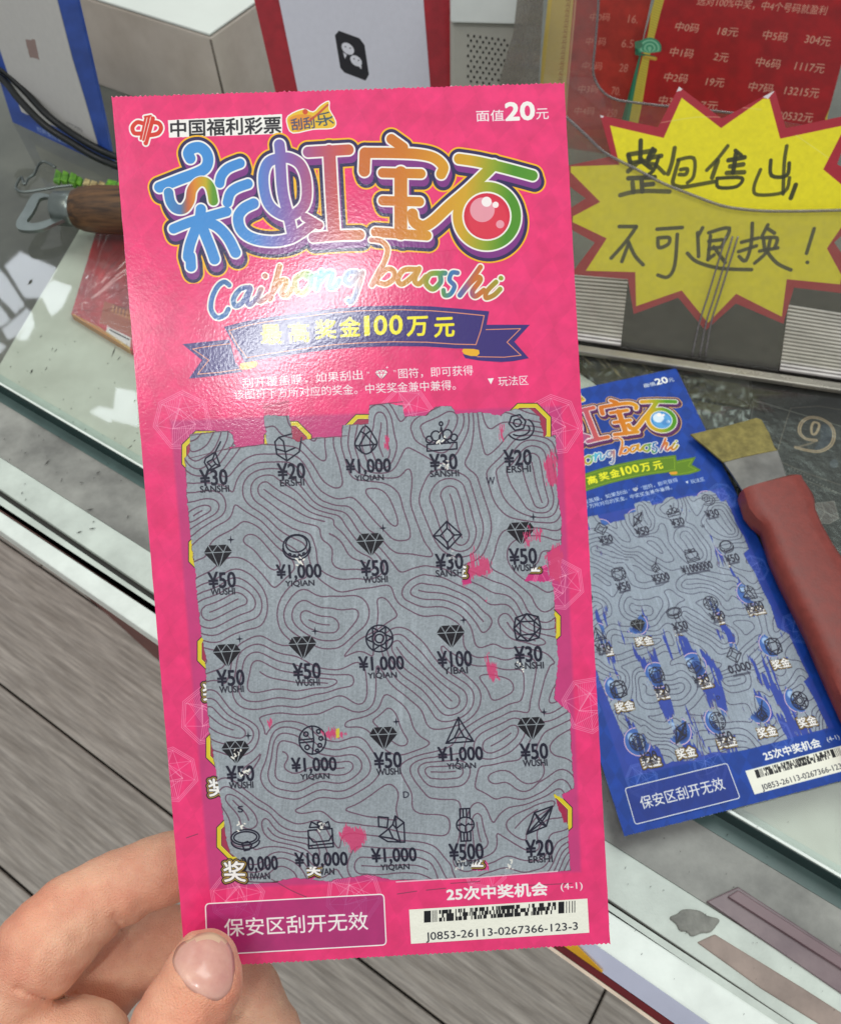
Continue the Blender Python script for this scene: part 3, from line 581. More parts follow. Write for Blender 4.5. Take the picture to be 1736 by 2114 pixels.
    cv.poly([(1006, 781), (1019, 780), (1013, 793)], tx); cv.text("玩法区", (1028, 787), (1090, 784), 20, tx, bold=.15)
    # darker play field frame and faceted gems drawn in thin line
    cv.poly([(352, 868), (1158, 838), (1199, 1800), (433, 1836)], pal["frame"], .62, soft=6)
    for c_, r, ro, sd in (((377, 868), 62, .3, 1), ((838, 856), 58, .8, 2), ((1138, 878), 64, .1, 3), ((432, 1478), 62, 0, 4), ((1218, 1455), 60, .5, 5), ((1152, 1205), 55, 1.2, 6), ((352, 1600), 58, .3, 7), ((490, 1853), 58, .7, 8), ((730, 1850), 60, .2, 9), ((1000, 1790), 50, .4, 10)):
        wire_gem(cv, c_, r, pal["wire"], ro, sd)
    # hidden prize symbols that show where the coating edge is rubbed away
    for r_ in AMT:
        for a_ in r_:
            if not blue: octagon(cv, (a_[5] - (12 if a_[5] < 520 else 0) + (20 if a_[5] > 1060 else 0), a_[6] - 4), 52)
            else:
                c_ = (a_[5], a_[6]); cv.poly(cir(*c_, 46), (232, 190, 205)); cv.poly(cir(*c_, 43), (62, 104, 178)); cv.poly(cir(c_[0] + 4, c_[1] + 8, 28), (16, 42, 104), .8, soft=10)
                cv.poly(cir(c_[0] - 16, c_[1] - 18, 13), (190, 215, 240), .8, soft=4)
                for l in ([(-30, 10), (0, -20), (30, 12)], [(0, -20), (-5, 30)], [(-20, -20), (20, -15), (35, 5)]): cv.stroke([(c_[0] + p[0], c_[1] + p[1]) for p in l], .9, (120, 160, 220), .7)
            badge(cv, (a_[3] + 2, a_[4] + 18), 33)
    if not blue:
        for c_ in ((438, 1429), (450, 1627)): badge(cv, c_, 38, "奖")
    # exposed grey base
    keep = cv.a.copy()
    gp = np.array(GRAY_POLY, float); P = cv.px(gp); w = cv.win(P, 8 * k); x0, y0, x1, y1 = w; Sd = cv.poly_sdf(w, P)
    X0 = X[y0:y1, x0:x1]; Y0 = Y[y0:y1, x0:x1]
    jag = 0
    Sd = Sd + (fbm(X0 / 9, Y0 / 5, 4, 5) - .5) * 5 * k
    vert = fbm(X0 / 5, Y0 / 40, 3, 21)
    if blue:
        # rubbed in strokes: islands of ink are left between them
        ang = X0 * .93 - (Y0 - 1300) * .13; st = fbm(ang / 62, Y0 / 260, 3, 40) + (fbm(X0 / 7, Y0 / 60, 4, 31) - .5) * .34
        low = np.clip((Y0 - 1150) / 450, 0, 1)
        Sd = np.maximum(Sd, (st - (.765 - .145 * low)) * 60)
    base = np.array([149, 156, 161] if not blue else [150, 160, 172], np.float32) / 255
    G = base * (1 + (fbm(X0 / 3.2, Y0 / 3.2, 4, 11) - .5) * .20 + (fbm(X0 / 70, Y0 / 70, 3, 12) - .5) * .10 + (fbm(X0 / 2.6 + Y0 / 40, Y0 / 46, 3, 71) - .5) * .10 + np.clip(fbm(X0 / 12, Y0 / 90, 3, 72) - .60, 0, 1) * .3)[..., None]
    Fh = (fbm(X0 / 260, Y0 / 260, 1, 13) - .5) * 6.0
    Xw = X0 + (vnoise(X0 / 85, Y0 / 85, 50) - .5) * 58; Yw = Y0 + (vnoise(X0 / 85, Y0 / 85, 60) - .5) * 58; acc = np.zeros_like(X0)
    for ax_, ay_, bx_, by_ in CAPS:
        dx, dy = bx_ - ax_, by_ - ay_; tt_ = np.clip(((Xw - ax_) * dx + (Yw - ay_) * dy) / (dx * dx + dy * dy), 0, 1)
        acc += np.exp(-np.hypot(Xw - ax_ - tt_ * dx, Yw - ay_ - tt_ * dy) / 13.0)
    Fh = -13.0 * np.log(acc + 1e-12) / (17.0 if not blue else 21.0)
    t = Fh; gy, gx = np.gradient(t); gr = np.hypot(gx, gy) + 1e-4
    d = np.abs(t - np.round(t)) / gr
    wob = fbm(X0 / 2.2, Y0 / 2.2, 2, 14)
    lc = np.clip((1.45 * k + .5) - d + (wob - .5) * 1.3, 0, 1) * .85
    lcol = np.array([100, 68, 86] if not blue else [58, 54, 78], np.float32) / 255
    G = G * (1 - lc[..., None]) + lcol * lc[..., None]
    cov = np.clip(.5 - Sd / 1.2, 0, 1)[..., None]; cv.a[y0:y1, x0:x1] = cv.a[y0:y1, x0:x1] * (1 - cov) + G * cov
    edge = np.clip(1 - np.abs(Sd) / (1.1 * k), 0, 1) * (fbm(X0 / 14, Y0 / 14, 3, 15) > .47)
    cv.blend(w, edge, (95, 65, 80), .75)
    # amounts and symbols
    def restore(pg, jag=5, seed=0, js=4):
        tmp = cv.a.copy(); r_ = cv.poly(pg, (255, 255, 255), jag=jag, jscale=js, seed=seed, jx=.7, jy=2.5)
        cov = r_[1][..., None]; x0, y0, x1, y1 = r_[0]
        cv.a[y0:y1, x0:x1] = tmp[y0:y1, x0:x1] * (1 - cov) + keep[y0:y1, x0:x1] * cov
    for r_, (row_, rowb) in enumerate(zip(AMT, AMT_B)):
        for ci, (amt, pin, ic, ax, ay, ix, iy) in enumerate(row_):
            if blue:
                amt, ic, shown = rowb[ci]
                if shown:
                    restore([(ax - 34, ay + 2), (ax + 36, ay), (ax + 38, ay + 36), (ax - 36, ay + 38)], 6, ci, 5)
                    restore([(ix + 2, iy - 2), (ix + 30, iy - 34), (ix + 48, iy - 12), (ix + 48, iy + 24), (ix + 20, iy + 46), (ix - 14, iy + 40), (ix - 40, iy + 26)] if ci % 2 else [(ix - 46, iy - 20), (ix - 20, iy - 44), (ix - 4, iy - 30), (ix - 14, iy + 8), (ix + 10, iy + 44), (ix - 30, iy + 38), (ix - 48, iy + 10)], 12, ci, 6)
                if not amt: draw_icon(cv, ic, (ix + 6, iy + 6), 31, r=2.0); continue
                wd = 28 + 14 * (len(amt) - 1); cv.text(amt, (ax - wd / 2, ay + 1.5), (ax + wd / 2, ay - 1.5), 33, INK, bold=.95); draw_icon(cv, ic, (ix, iy), 29)
                cv.stroke([(ax - wd * .35, ay + 23), (ax + wd * .35, ay + 21)], 4.5, INK, .55); continue
            wd = {3: 56, 4: 70, 6: 92, 7: 108}[len(amt)]
            if amt == "00,000": wd = 76
            draw_icon(cv, ic, (ix, iy), 29 if ic not in ("crown",) else 34)
            cv.text(amt, (ax - wd / 2, ay + 1.5), (ax + wd / 2, ay - 1.5), 33, INK, bold=.95)
            pw = len(pin) * 9.9; cv.text(pin, (ax + 2 - pw / 2, ay + 25), (ax + 2 + pw / 2, ay + 23), 13.5, (34, 32, 44), bold=.5)
    cv.text("W", (1003, 993), (1021, 992), 16, INK, bold=.2); cv.text("D", (832, 1641), (844, 1640), 13, INK, bold=.3); cv.text("S", (491, 1671), (502, 1670), 13, INK, bold=.4)
    if not blue:
        pk = (214, 58, 108)
        for pg in ([(957, 1210), (966, 1180), (975, 1128), (984, 1165), (990, 1145), (1008, 1155), (1014, 1180), (1000, 1188), (980, 1190)], [(1003, 1390), (1004, 1352), (1012, 1370), (1025, 1368), (1029, 1400), (1015, 1404)],
                   [(1122, 950), (1140, 930), (1148, 960), (1149, 1000), (1126, 1000)], [(700, 1720), (715, 1705), (752, 1712), (758, 1728), (745, 1750), (728, 1758), (708, 1735)], [(668, 1512), (690, 1505), (712, 1515), (700, 1525), (675, 1522)],
                   [(1000, 1240), (1003, 1238), (1003, 1242)], [(1082, 1100), (1090, 1088), (1094, 1115), (1086, 1128)], [(1104, 1090), (1116, 1095), (1114, 1118), (1104, 1112)], [(1033, 880), (1040, 875), (1038, 908), (1030, 905)],
                   [(552, 1490), (560, 1486), (561, 1499), (553, 1498)], [(1128, 1148), (1150, 1120), (1160, 1150), (1155, 1200), (1134, 1190)], [(797, 900), (802, 905), (800, 928), (795, 920)]):
            cv.poly(pg, pk, .82, jag=11, jscale=3.2, seed=int(pg[0][0]) % 9, jx=.6, jy=5)
        cv.poly([(693, 1505), (700, 1503), (701, 1522), (694, 1524)], (214, 196, 60), jag=1)
        restore([(955, 1166), (968, 1168), (972, 1205), (955, 1208)], 3, 2); restore([(1100, 1172), (1128, 1166), (1136, 1200), (1080, 1200)], 4, 3); restore([(455, 1780), (500, 1776), (508, 1822), (462, 1828)], 3, 5)
        restore([(632, 1792), (664, 1790), (660, 1812), (636, 1816)], 4, 6); restore([(975, 1782), (1004, 1774), (1010, 1796), (972, 1799)], 4, 7); restore([(1143, 1640), (1175, 1655), (1173, 1700), (1163, 1698)], 3, 8)
        for c_, a in (((622, 1158), 1), ((910, 905), 1), ((916, 957), .8), ((540 - 42, 1705), 1), ((503, 1597), 1), ((488, 1560), 1), ((1075, 1376), 1), ((950, 1690 + 95), .7), ((1052, 1785), .8), ((935, 1095 + 50), .5), ((660, 1722 - 20), .8)):
            rs = np.random.RandomState(int(c_[0]))
            for _ in range(7):
                p = (c_[0] + rs.uniform(-9, 9), c_[1] + rs.uniform(-10, 10)); cv.stroke([p, (p[0] + rs.uniform(-5, 5), p[1] + rs.uniform(-5, 5))], rs.uniform(.7, 2.0), (238, 234, 222), a)
        badge(cv, (484, 1800), 44, "奖", rot=-.02)
        for l in ([(392, 899), (440, 892), (480, 889)], [(463, 928), (551, 916)], [(543, 842), (596, 828)], [(763, 836), (831, 829)], [(390, 946), (470, 926)], [(640, 906), (716, 899)], [(820, 1846), (860, 1840)], [(880, 1838), (920, 1834)], [(560, 1815), (600, 1838), (632, 1852)], [(1010, 1832), (1180, 1824)], [(930, 1824), (990, 1820)], [(385, 1730), (408, 1722)]):
            cv.stroke(l, 1.0, (90, 50, 66), .6, smooth=3)
        for l in ([(818, 1821), (900, 1816), (912, 1815)], [(912, 1816), (1010, 1810), (1100, 1803), (1150, 1799)]): cv.stroke(l, 1.3, (240, 225, 225), .8)
        cv.poly([(543, 832), (596, 826), (598, 856), (545, 858)], (196, 60, 100), .6, jag=2)
    # bottom block
    b4 = [(424, 1866), (792, 1846), (797, 1951), (428, 1972)]; bx = []
    for i in range(4):
        p, q, r_ = np.array(b4[i], float), np.array(b4[i - 1], float), np.array(b4[(i + 1) % 4], float); a_, b_ = p + nrm(q - p) * 9, p + nrm(r_ - p) * 9
        bx += [tuple(a_ * (1 - t_) ** 2 + 2 * p * t_ * (1 - t_) + b_ * t_ ** 2) for t_ in np.linspace(0, 1, 6)]
    cv.poly(bx, pal["box"], .62); cv.stroke(bx, 1.3, WHITE, closed=True)
    cv.text("保安区刮开无效", (463, 1916), (759, 1901), 37, WHITE, bold=.45, up=(-.06, -1))
    cv.text("25次中奖机会", (922, 1847), (1129, 1835), 27, WHITE, bold=1.1, up=(-.06, -1)); cv.text("(4-1)", (1157, 1833), (1202, 1830), 18, WHITE, bold=.2)
    lb = [(844, 1878), (1212, 1855), (1216, 1926), (848, 1949)]; cv.poly(lb, (244, 242, 226))
    rs = np.random.RandomState(3); xx = 875
    bar = lambda x, dx, t0, t1: cv.poly([(x, 1905 - (x - 875) * .068 - 24 * (1 - t0)), (x + dx, 1905 - (x + dx - 875) * .068 - 24 * (1 - t0)), (x + dx, 1905 - (x + dx - 875) * .068 - 24 * (1 - t1)), (x, 1905 - (x - 875) * .068 - 24 * (1 - t1))], (22, 22, 26))
    off = 5
    bar(875, 14, 0, 1)
    for x in (892, 896, 900, 1168, 1174, 1180, 1185): bar(x, 1.6, 0, 1)
    bar(1152, 12, 0, 1); x = 906
    while x < 1146:
        dx = rs.choice([1.6, 2.4, 3.4])
        for j in range(3):
            if rs.rand() < .55: bar(x, dx + .4, j / 3, (j + 1) / 3)
        x += dx
    cv.text("J0853-26113-0267366-123-3", (879, 1936), (1192, 1914), 21, (24, 26, 40), bold=.15, up=(-.05, -1))
    # worn white edges
    for a, b, r in ((0, 1, 1.6), (3, 2, 1.8), (0, 3, .6), (1, 2, .5)):
        n = 160; pts = PINK[a] + (PINK[b] - PINK[a]) * np.linspace(0, 1, n)[:, None]; rs = np.random.RandomState(a)
        for i in range(n - 1):
            if rs.rand() < (.85 if r > 1 else .4): cv.stroke([pts[i], pts[i + 1]], r * rs.uniform(.4, 1.2), (244, 226, 226), .85 if r > 1 else .45)
    return cv
PAL_P = dict(blue=False, base=(238, 46, 114), rim=(255, 190, 16), navy=(32, 18, 80), purple=(128, 40, 130), ball=(216, 30, 62), ball2=(236, 60, 80), ballhi=(240, 168, 180), ribbon=(52, 34, 116), ribline=(238, 150, 110), fold=(244, 182, 30),
             ribtext=(252, 236, 30), frame=(178, 56, 122), wire=(255, 170, 195), box=(146, 34, 112))
PAL_B = dict(blue=True, base=(18, 62, 152), rim=(232, 176, 90), navy=(70, 28, 70), purple=(90, 34, 96), ball=(60, 140, 205), ball2=(120, 185, 230), ballhi=(235, 245, 252), ribbon=(96, 132, 20), ribline=(150, 180, 40), fold=(226, 160, 40),
             ribtext=(246, 240, 40), frame=(64, 74, 168), wire=(120, 140, 225), box=(38, 50, 130))

def make_ticket(cv, image, place, name, label, loc, seed):
    """place(uv in the card plane, offset) -> world points"""
    t = thing(name, loc, label, "lottery ticket", "rainbow jewel scratch tickets")
    blue = seed == 2
    glossy = print_mat(name + "_card", image, rough=0.55, bump=0.075, bscale=1500, bdist=0.0003, coat=0.0 if blue else 0.85, spec=.3)
    matte = print_mat(name + "_coating", image, rough=0.55, bump=0.35, bscale=1500, bdist=0.00025, spec=0.35)
    rs = np.random.RandomState(seed); out = []
    for i, (a, b) in enumerate(((0, 1), (1, 2), (2, 3), (3, 0))):
        n = 190 if i % 2 == 0 else 60; e = TQ[b] - TQ[a]; nn = nrm([-e[1], e[0]])
        for j in range(n):
            amp = (.00045 if i % 2 == 0 else .00008); tooth = (j % 2) * .6 + rs.rand() * .5
            out.append(TQ[a] + e * j / n + nn * amp * (tooth if j else 0))
    out = np.array(out)
    prism_pts("card", place(out, 0), place(out, -.00032), glossy, t, cv.texuv(out))
    def part(pname, dp, off=.00003, m=glossy, lab=None, jag=0):
        uv = TP.uv(dp)
        prism_pts(pname, place(uv, off), place(uv, off - .00002), m, t, cv.texuv(uv), label=lab)
    k = np.array(GRAY_POLY, float)
    part("scratch_panel", [(376, 830), (1150, 826), (1190, 1812), (452, 1832), (440, 1700), (392, 1200)] if False else GRAY_POLY, .00003, matte)
    part("serial_label", [(844, 1878), (1212, 1855), (1216, 1926), (848, 1949)], .00006, matte)
    part("warning_box", [(421, 1863), (795, 1843), (800, 1954), (425, 1975)], .00004)
    part("ribbon_banner", [(377, 710), (464, 698), (462, 673), (547, 654), (746, 631), (940, 635), (1010, 642), (1005, 669), (1094, 669), (1063, 705), (1093, 740), (1034, 748), (955, 740), (950, 721), (815, 714), (689, 720), (528, 744), (528, 760), (392, 783), (417, 743)], .00004)
    tt = []
    part("title_lettering", [(303, 405), (318, 372), (352, 356), (362, 322), (388, 296), (430, 296), (462, 322), (520, 340), (548, 300), (575, 285), (610, 300), (640, 294), (735, 292), (790, 278), (808, 270), (835, 282), (860, 306), (920, 320), (990, 312),
                                 (1110, 344), (1126, 372), (1108, 396), (1078, 402), (1092, 440), (1080, 500), (1030, 540), (985, 540), (940, 515), (870, 522), (560, 545), (480, 582), (420, 585), (372, 580), (358, 530), (330, 480), (322, 450)], .00004)
    part("emblem", A_([(115, 330), (200, 238), (300, 240), (365, 340), (290, 470), (200, 470)]), .00004)
    return t
pc = paint_ticket(13500, PAL_P); pim = pc.image("pink_ticket_print")
ticket = make_ticket(pc, pim, lambda uv, off: TP.pos(uv, off), "lottery_ticket", "pink scratch ticket held up by the hand, grey play field rubbed bare", TP.pos(TQ[3:4])[0], 1)
bc_ = paint_ticket(7500, PAL_B); bim = bc_.image("blue_ticket_print")
BLUE = [(1005, 843), (1395, 759), (1800, 1598), (1288, 1730)]
BZ = 0.0012
BQ = np.array([on_z(x, y, BZ) for x, y in BLUE])
def place_blue(uv, off):
    e1 = TQ[1] - TQ[0]; e2 = TQ[3] - TQ[0]; e3 = TQ[2] - TQ[0] - e1 - e2; M = np.stack([e1, e2], 1)
    st = np.linalg.solve(M, (uv - TQ[0]).T).T
    for _ in range(3): st = np.linalg.solve(M, (uv - TQ[0] - (st[:, :1] * st[:, 1:2]) * e3).T).T
    s, t = st[:, :1], st[:, 1:2]
    P = BQ[0] * (1 - s) * (1 - t) + BQ[1] * s * (1 - t) + BQ[2] * s * t + BQ[3] * (1 - s) * t
    P = P + np.array([0, 0, 1.0]) * (off + .0012 * np.clip(1 - s * 3, 0, 1) ** 2); return P
make_ticket(bc_, bim, place_blue, "lottery_ticket", "blue scratch ticket lying on the counter glass under the red scraper", BQ[3], 2)
print("blue size", np.linalg.norm(BQ[1] - BQ[0]), np.linalg.norm(BQ[2] - BQ[3]), np.linalg.norm(BQ[3] - BQ[0]), np.linalg.norm(BQ[2] - BQ[1]), "pink", TQ, TP.O, TP.n)
# ------------------------------------------------------------------ floor
def straight(a, b, x): return a[1] + (b[1] - a[1]) * (x - a[0]) / (b[0] - a[0])
FZ = -0.78
wood = mat("floor_wood", (216, 210, 201), 0.55, vary=.2, vscale=14, stretch=(1, 1, 1), bump=.25, bscale=60, bdist=.002, obj_random=.07, col2=(182, 174, 164))
def grain_wood():
    m = wood; nt = m.node_tree; N = nt.nodes; L = nt.links; mp = [n for n in N if n.type == 'MAPPING'][0]
    mp.inputs["Scale"].default_value = (0.7, 9, 1)
    p = N["Principled BSDF"]; base = p.inputs["Base Color"].links[0].from_socket
    n2 = N.new("ShaderNodeTexNoise"); n2.inputs["Scale"].default_value = 9; n2.inputs["Detail"].default_value = 12; n2.inputs["Roughness"].default_value = .75
    n2.inputs["Distortion"].default_value = .6
    mp2 = N.new("ShaderNodeMapping"); mp2.inputs["Scale"].default_value = (1.2, 22, 1); tc = [n for n in N if n.type == 'TEX_COORD'][0]
    L.new(tc.outputs["Object"], mp2.inputs[0]); L.new(mp2.outputs[0], n2.inputs["Vector"])
    r = N.new("ShaderNodeValToRGB"); r.color_ramp.elements[0].position = .40; r.color_ramp.elements[0].color = (.66, .64, .62, 1)
    r.color_ramp.elements[1].position = .6; r.color_ramp.elements[1].color = (1.12, 1.10, 1.06, 1); L.new(n2.outputs[0], r.inputs[0])
    mx = N.new("ShaderNodeMix"); mx.data_type = 'RGBA'; mx.blend_type = 'MULTIPLY'; mx.inputs[0].default_value = .8
    L.new(base, mx.inputs[6]); L.new(r.outputs[0], mx.inputs[7]); L.new(mx.outputs[2], p.inputs["Base Color"])
grain_wood()
fl = bpy.data.objects.new("floor", None); COL.objects.link(fl); fl["kind"] = "structure"; fl.location = (0, 0, FZ)
s1, s2 = on_z(0, 1412, FZ), on_z(916, 2114, FZ); pd = nrm(s2 - s1); pn = nrm(np.array([-pd[1], pd[0], 0]))
if pn[1] < 0: pn = -pn
cr = on_z(82, 1169, FZ); PWD = abs((cr - s1) @ pn); LEN = 1.25
cr2 = on_z(1262, 2020, FZ)
print("plank width", PWD)
_plank_cache = {}
for i in range(-7, 9):
    rs = random.Random(i * 7 + 1)
    o0 = (cr - s1) @ pd if i in (0, 1) else rs.uniform(0, LEN)
    if i == 0: o0 = (cr2 - s1) @ pd
    if i == 1: o0 = (cr - s1) @ pd + .0
    for j in range(-3, 4):
        a = o0 + j * LEN; g = .0016
        if "m" not in _plank_cache:
            bm = bmesh.new()
            x0, x1, y0, y1 = g, LEN - g, g, PWD - g; e = .0014
            lo = [bm.verts.new(v) for v in ((x0, y0, -.008), (x1, y0, -.008), (x1, y1, -.008), (x0, y1, -.008))]
            hi0 = [bm.verts.new(v) for v in ((x0, y0, -e), (x1, y0, -e), (x1, y1, -e), (x0, y1, -e))]
            hi = [bm.verts.new(v) for v in ((x0 + e, y0 + e, 0), (x1 - e, y0 + e, 0), (x1 - e, y1 - e, 0), (x0 + e, y1 - e, 0))]
            bm.faces.new(hi)
            for q in range(4):
                bm.faces.new((hi0[q], hi0[(q + 1) % 4], hi[(q + 1) % 4], hi[q])); bm.faces.new((lo[q], lo[(q + 1) % 4], hi0[(q + 1) % 4], hi0[q]))
            me = bpy.data.meshes.new("plank"); bm.to_mesh(me); bm.free(); me.materials.append(wood); _plank_cache["m"] = me
        o = bpy.data.objects.new("plank", _plank_cache["m"]); COL.objects.link(o); o.parent = fl
        P = s1 + pd * a + pn * (PWD * i); o.location = (P[0], P[1], P[2] - FZ - 1e-4 * ((i + j) % 3)); o.rotation_euler = (0, 0, math.atan2(pd[1], pd[0]))
sub = mat("floor_joint", (46, 42, 38), .9)
o = mesh_obj("subfloor", [(-6, -4, FZ - .007), (6, -4, FZ - .007), (6, 8, FZ - .007), (-6, 8, FZ - .007)], [(0, 1, 2, 3)], sub); o.parent = fl
o.location = (o.location[0] - fl.location[0], o.location[1] - fl.location[1], o.location[2] - FZ)

# ------------------------------------------------------------------ counter
GT = 0.008                                   # glass thickness
XL, XR = -700, 2500
L_up = ((0, 794), (1736, 1814)); L_hi = ((0, 789), (1736, 1806))
def line_pt(l, x): return (x, straight(l[0], l[1], x))
def band(l1, l2, z1=None): return [line_pt(l1, XL), line_pt(l1, XR), line_pt(l2, XR), line_pt(l2, XL)]
ctr = thing("display_counter", (0.2, 0.3, FZ), "glass topped display counter with pale ledge and white metal edge trim", "display counter")
m_glass = glass_mat("counter_glass", (.92, .95, .93), rough=.025, haze=.018, hazecol=(.6, .6, .58), boost=1.0)
m_gedge = mat("glass_edge", (20, 48, 46), .25, vary=.1, vscale=60)
m_grey = mat("ledge_shaded", (156, 155, 148), .45, vary=.11, vscale=30, bump=.2, bscale=900, bdist=.0003, col2=(112, 111, 106))  # shadow lying along the ledge, put into the colour of a grey board
m_pale = mat("ledge_pale", (204, 212, 202), .4, vary=.08, vscale=45, bump=.25, bscale=1100, bdist=.0003, col2=(184, 191, 182))
m_trim = mat("white_metal_trim", (232, 238, 230), .32, vary=.06, vscale=60, bump=.15, bscale=500, bdist=.0003, stretch=(1, 1, 1))
m_brown = mat("brown_strip", (112, 78, 72), .5, vary=.1)
m_dark = mat("dark_gap", (52, 50, 46), .7)
m_cab = mat("cabinet_maroon", (120, 66, 60), .5, vary=.1)
# glass pane (top), its dark polished edge is a part of its own
gp_ = [line_pt(L_up, XL), line_pt(L_up, XR), (2500, 300), (-700, -150)]
top = np.array([on_z(x, y, 0) for x, y in gp_[:2]]); a, b = top; dirc = nrm(b - a); inw = nrm(np.array([-dirc[1], dirc[0], 0]))
far = [b + inw * 1.6, a + inw * 1.6]
prism_pts("glass_top", np.array([a, b, far[0], far[1]]), np.array([a, b, far[0], far[1]]) - [0, 0, GT], m_glass, ctr)
e0, e1 = a - inw * .0004, b - inw * .0004
prism_pts("glass_edge", np.array([e0, e1, b - inw * .0001, a - inw * .0001]), np.array([e0, e1, b - inw * .0001, a - inw * .0001]) - [0, 0, GT + .0005], m_gedge, ctr)
prism_pts("edge_highlight", np.array([a + inw * .0001, b + inw * .0001, b + inw * .0012, a + inw * .0012]) + [0, 0, .0002], np.array([a + inw * .0001, b + inw * .0001, b + inw * .0012, a + inw * .0012]), m_trim, ctr)
LZ = -GT - .0006
def strip(name, l1, l2, m, dz=0.0, th=.004, bev=0, label=None, pull=0.0):
    top = np.array([on_z(x, y, LZ + dz) for x, y in (line_pt(l1, XL), line_pt(l1, XR), line_pt(l2, XR), line_pt(l2, XL))])
    # keep the run straight and parallel enough when looked at from elsewhere
    return prism_pts(name, top, top - [0, 0, th], m, ctr, bev=bev, label=label)
l_low = ((0, 812), (1736, 1850)); l_teal = ((0, 829), (1736, 1878))
l_gb = ((0, 943), (1436, 1853)); l_gr = ((0, 1010), (1622, 2104)); l_gr2 = ((0, 1024), (1622, 2124)); l_br = ((0, 1045), (1503, 2032)); l_br2 = ((0, 1055), (1503, 2044)); l_out = ((0, 1096), (1365, 2046))
m_teal = mat("silicone_bead", (86, 108, 104), .4)
strip("silicone_bead", ((0, 800), (1736, 1830)), l_teal, m_teal, .0003)
strip("shaded_ledge_board", l_teal, l_gb, m_grey)
strip("ledge_rail", l_gb, l_gr, m_pale, .0005, bev=.0006)
strip("ledge_groove", l_gr, l_gr2, m_dark, -.0022)
strip("ledge_lip", l_gr2, l_br, m_pale, .0004, bev=.0006)
strip("brown_inlay", l_br, l_br2, m_brown, -.0002)
strip("edge_trim", l_br2, l_out, m_trim, .0008, bev=.001, th=.009)
# polished outer face under the trim, seen near the photographer
fr1 = ((0, 772), (1736, 1790)); fr2 = ((0, 792), (1736, 1812)); tp_ = np.array([on_z(*line_pt(l_, x_), -GT - .0012) for l_, x_ in ((fr1, XL), (fr1, XR), (fr2, XR), (fr2, XL))])
prism_pts('inner_frame', tp_, tp_ - [0, 0, .003], m_pale, ctr)
q = [on_z(*line_pt(l_out, x), LZ) for x in (XL, XR)]; td = nrm(q[1] - q[0]); tn = nrm(np.array([-td[1], td[0], 0]))
P0, P1 = on_z(*line_pt(l_out, 1010), LZ), on_z(*line_pt(l_out, 2600), LZ)
m_chrome = mat("polished_metal", (226, 228, 248), .2, metal=.55, vary=.1, vscale=8)
m_red = mat("dark_red_band", (112, 16, 22), .35)
m_cream = mat("cream_lip", (236, 214, 190), .4)
m_yel = mat("yellow_reflection", (240, 178, 30), .4)  # yellow reflection in the polished edge, put into a thin coloured sheet
def face(name, z1, z0, out1, out0, mt, x0=P0, x1=P1, label=None):
    a_, b_ = x0 - tn * out1, x1 - tn * out1; c_, d_ = x1 - tn * out0, x0 - tn * out0
    T = np.array([a_ + [0, 0, z1], b_ + [0, 0, z1], c_ + [0, 0, z0], d_ + [0, 0, z0]]); nn = np.cross(T[1] - T[0], T[3] - T[0]); nn = nrm(nn) * .0008
    return prism_pts(name, T, T - nn if nn[2] > 0 else T + nn, mt, ctr, label=label)
face("chrome_band", .0004, -.0045, .0002, .0058, m_chrome); face("red_band", -.0047, -.0066, .0060, .0080, m_red); face("cream_lip", -.0068, -.0074, .0082, .0093, m_cream)
Y0, Y1 = on_z(*line_pt(l_out, 1175), LZ), on_z(*line_pt(l_out, 1262), LZ)
n_ = 9; yv = []
for i in range(n_ + 1):
    f = i / n_; P = Y0 + (Y1 - Y0) * f; yv.append((P, .0044 - .0034 * (1 - (1 - f) ** 1.5) * 0, .0020 + .0024 * f))
V = [p - tn * (.0062 * 0 + .0059) + np.array([0, 0, -.0042]) for p, _, _ in yv] + [p - tn * (.0002 + w_ * 1.25) + np.array([0, 0, .0008 - w_ * .88]) for p, _, w_ in yv]
o = mesh_obj("yellow_reflection", V, [(i, i + 1, n_ + 2 + i, n_ + 1 + i) for i in range(n_)], m_yel, ctr); fix_normals(o)
sm_ = o.modifiers.new("thickness", 'SOLIDIFY'); sm_.thickness = .0003; sm_.offset = 0
# cabinet under the overhanging ledge (its foot line shows left of the ticket; the front steps back behind it)
fa_, fb_ = on_z(186, 1238, FZ), on_z(320, 1358, FZ); fp = (fa_ + fb_) / 2; td2 = nrm(fb_ - fa_); fp[2] = -.06
c0 = fp - td2 * 2.2; c1 = fp + td2 * .3
def cab(name, c0, c1, mt):
    box = np.array([c0, c1, c1 + tn * .35, c0 + tn * .35]); bot = box.copy(); bot[:, 2] = FZ + .001
    prism_pts(name, box, bot, mt, ctr)
cab("cabinet_front", c0, c1, m_cab)
cab("cabinet_panel", c1 + tn * .15 + td * .2, c1 + tn * .15 + td * 2, mat("cabinet_dark", (64, 50, 44), .6))
# dark inner shelf far below the glass
m_shelf = mat("shelf_dark", (120, 113, 106), .5, vary=.25, vscale=10, col2=(84, 79, 74))
sz = -.045; sa = a - dirc * .2; sb = b + dirc * .3
prism_pts("inner_shelf", np.array([sa + inw * .02, sb + inw * .02, sb + inw * 1.5, sa + inw * 1.5]) + [0, 0, sz], np.array([sa + inw * .02, sb + inw * .02, sb + inw * 1.5, sa + inw * 1.5]) + [0, 0, sz - .006], m_shelf, ctr)

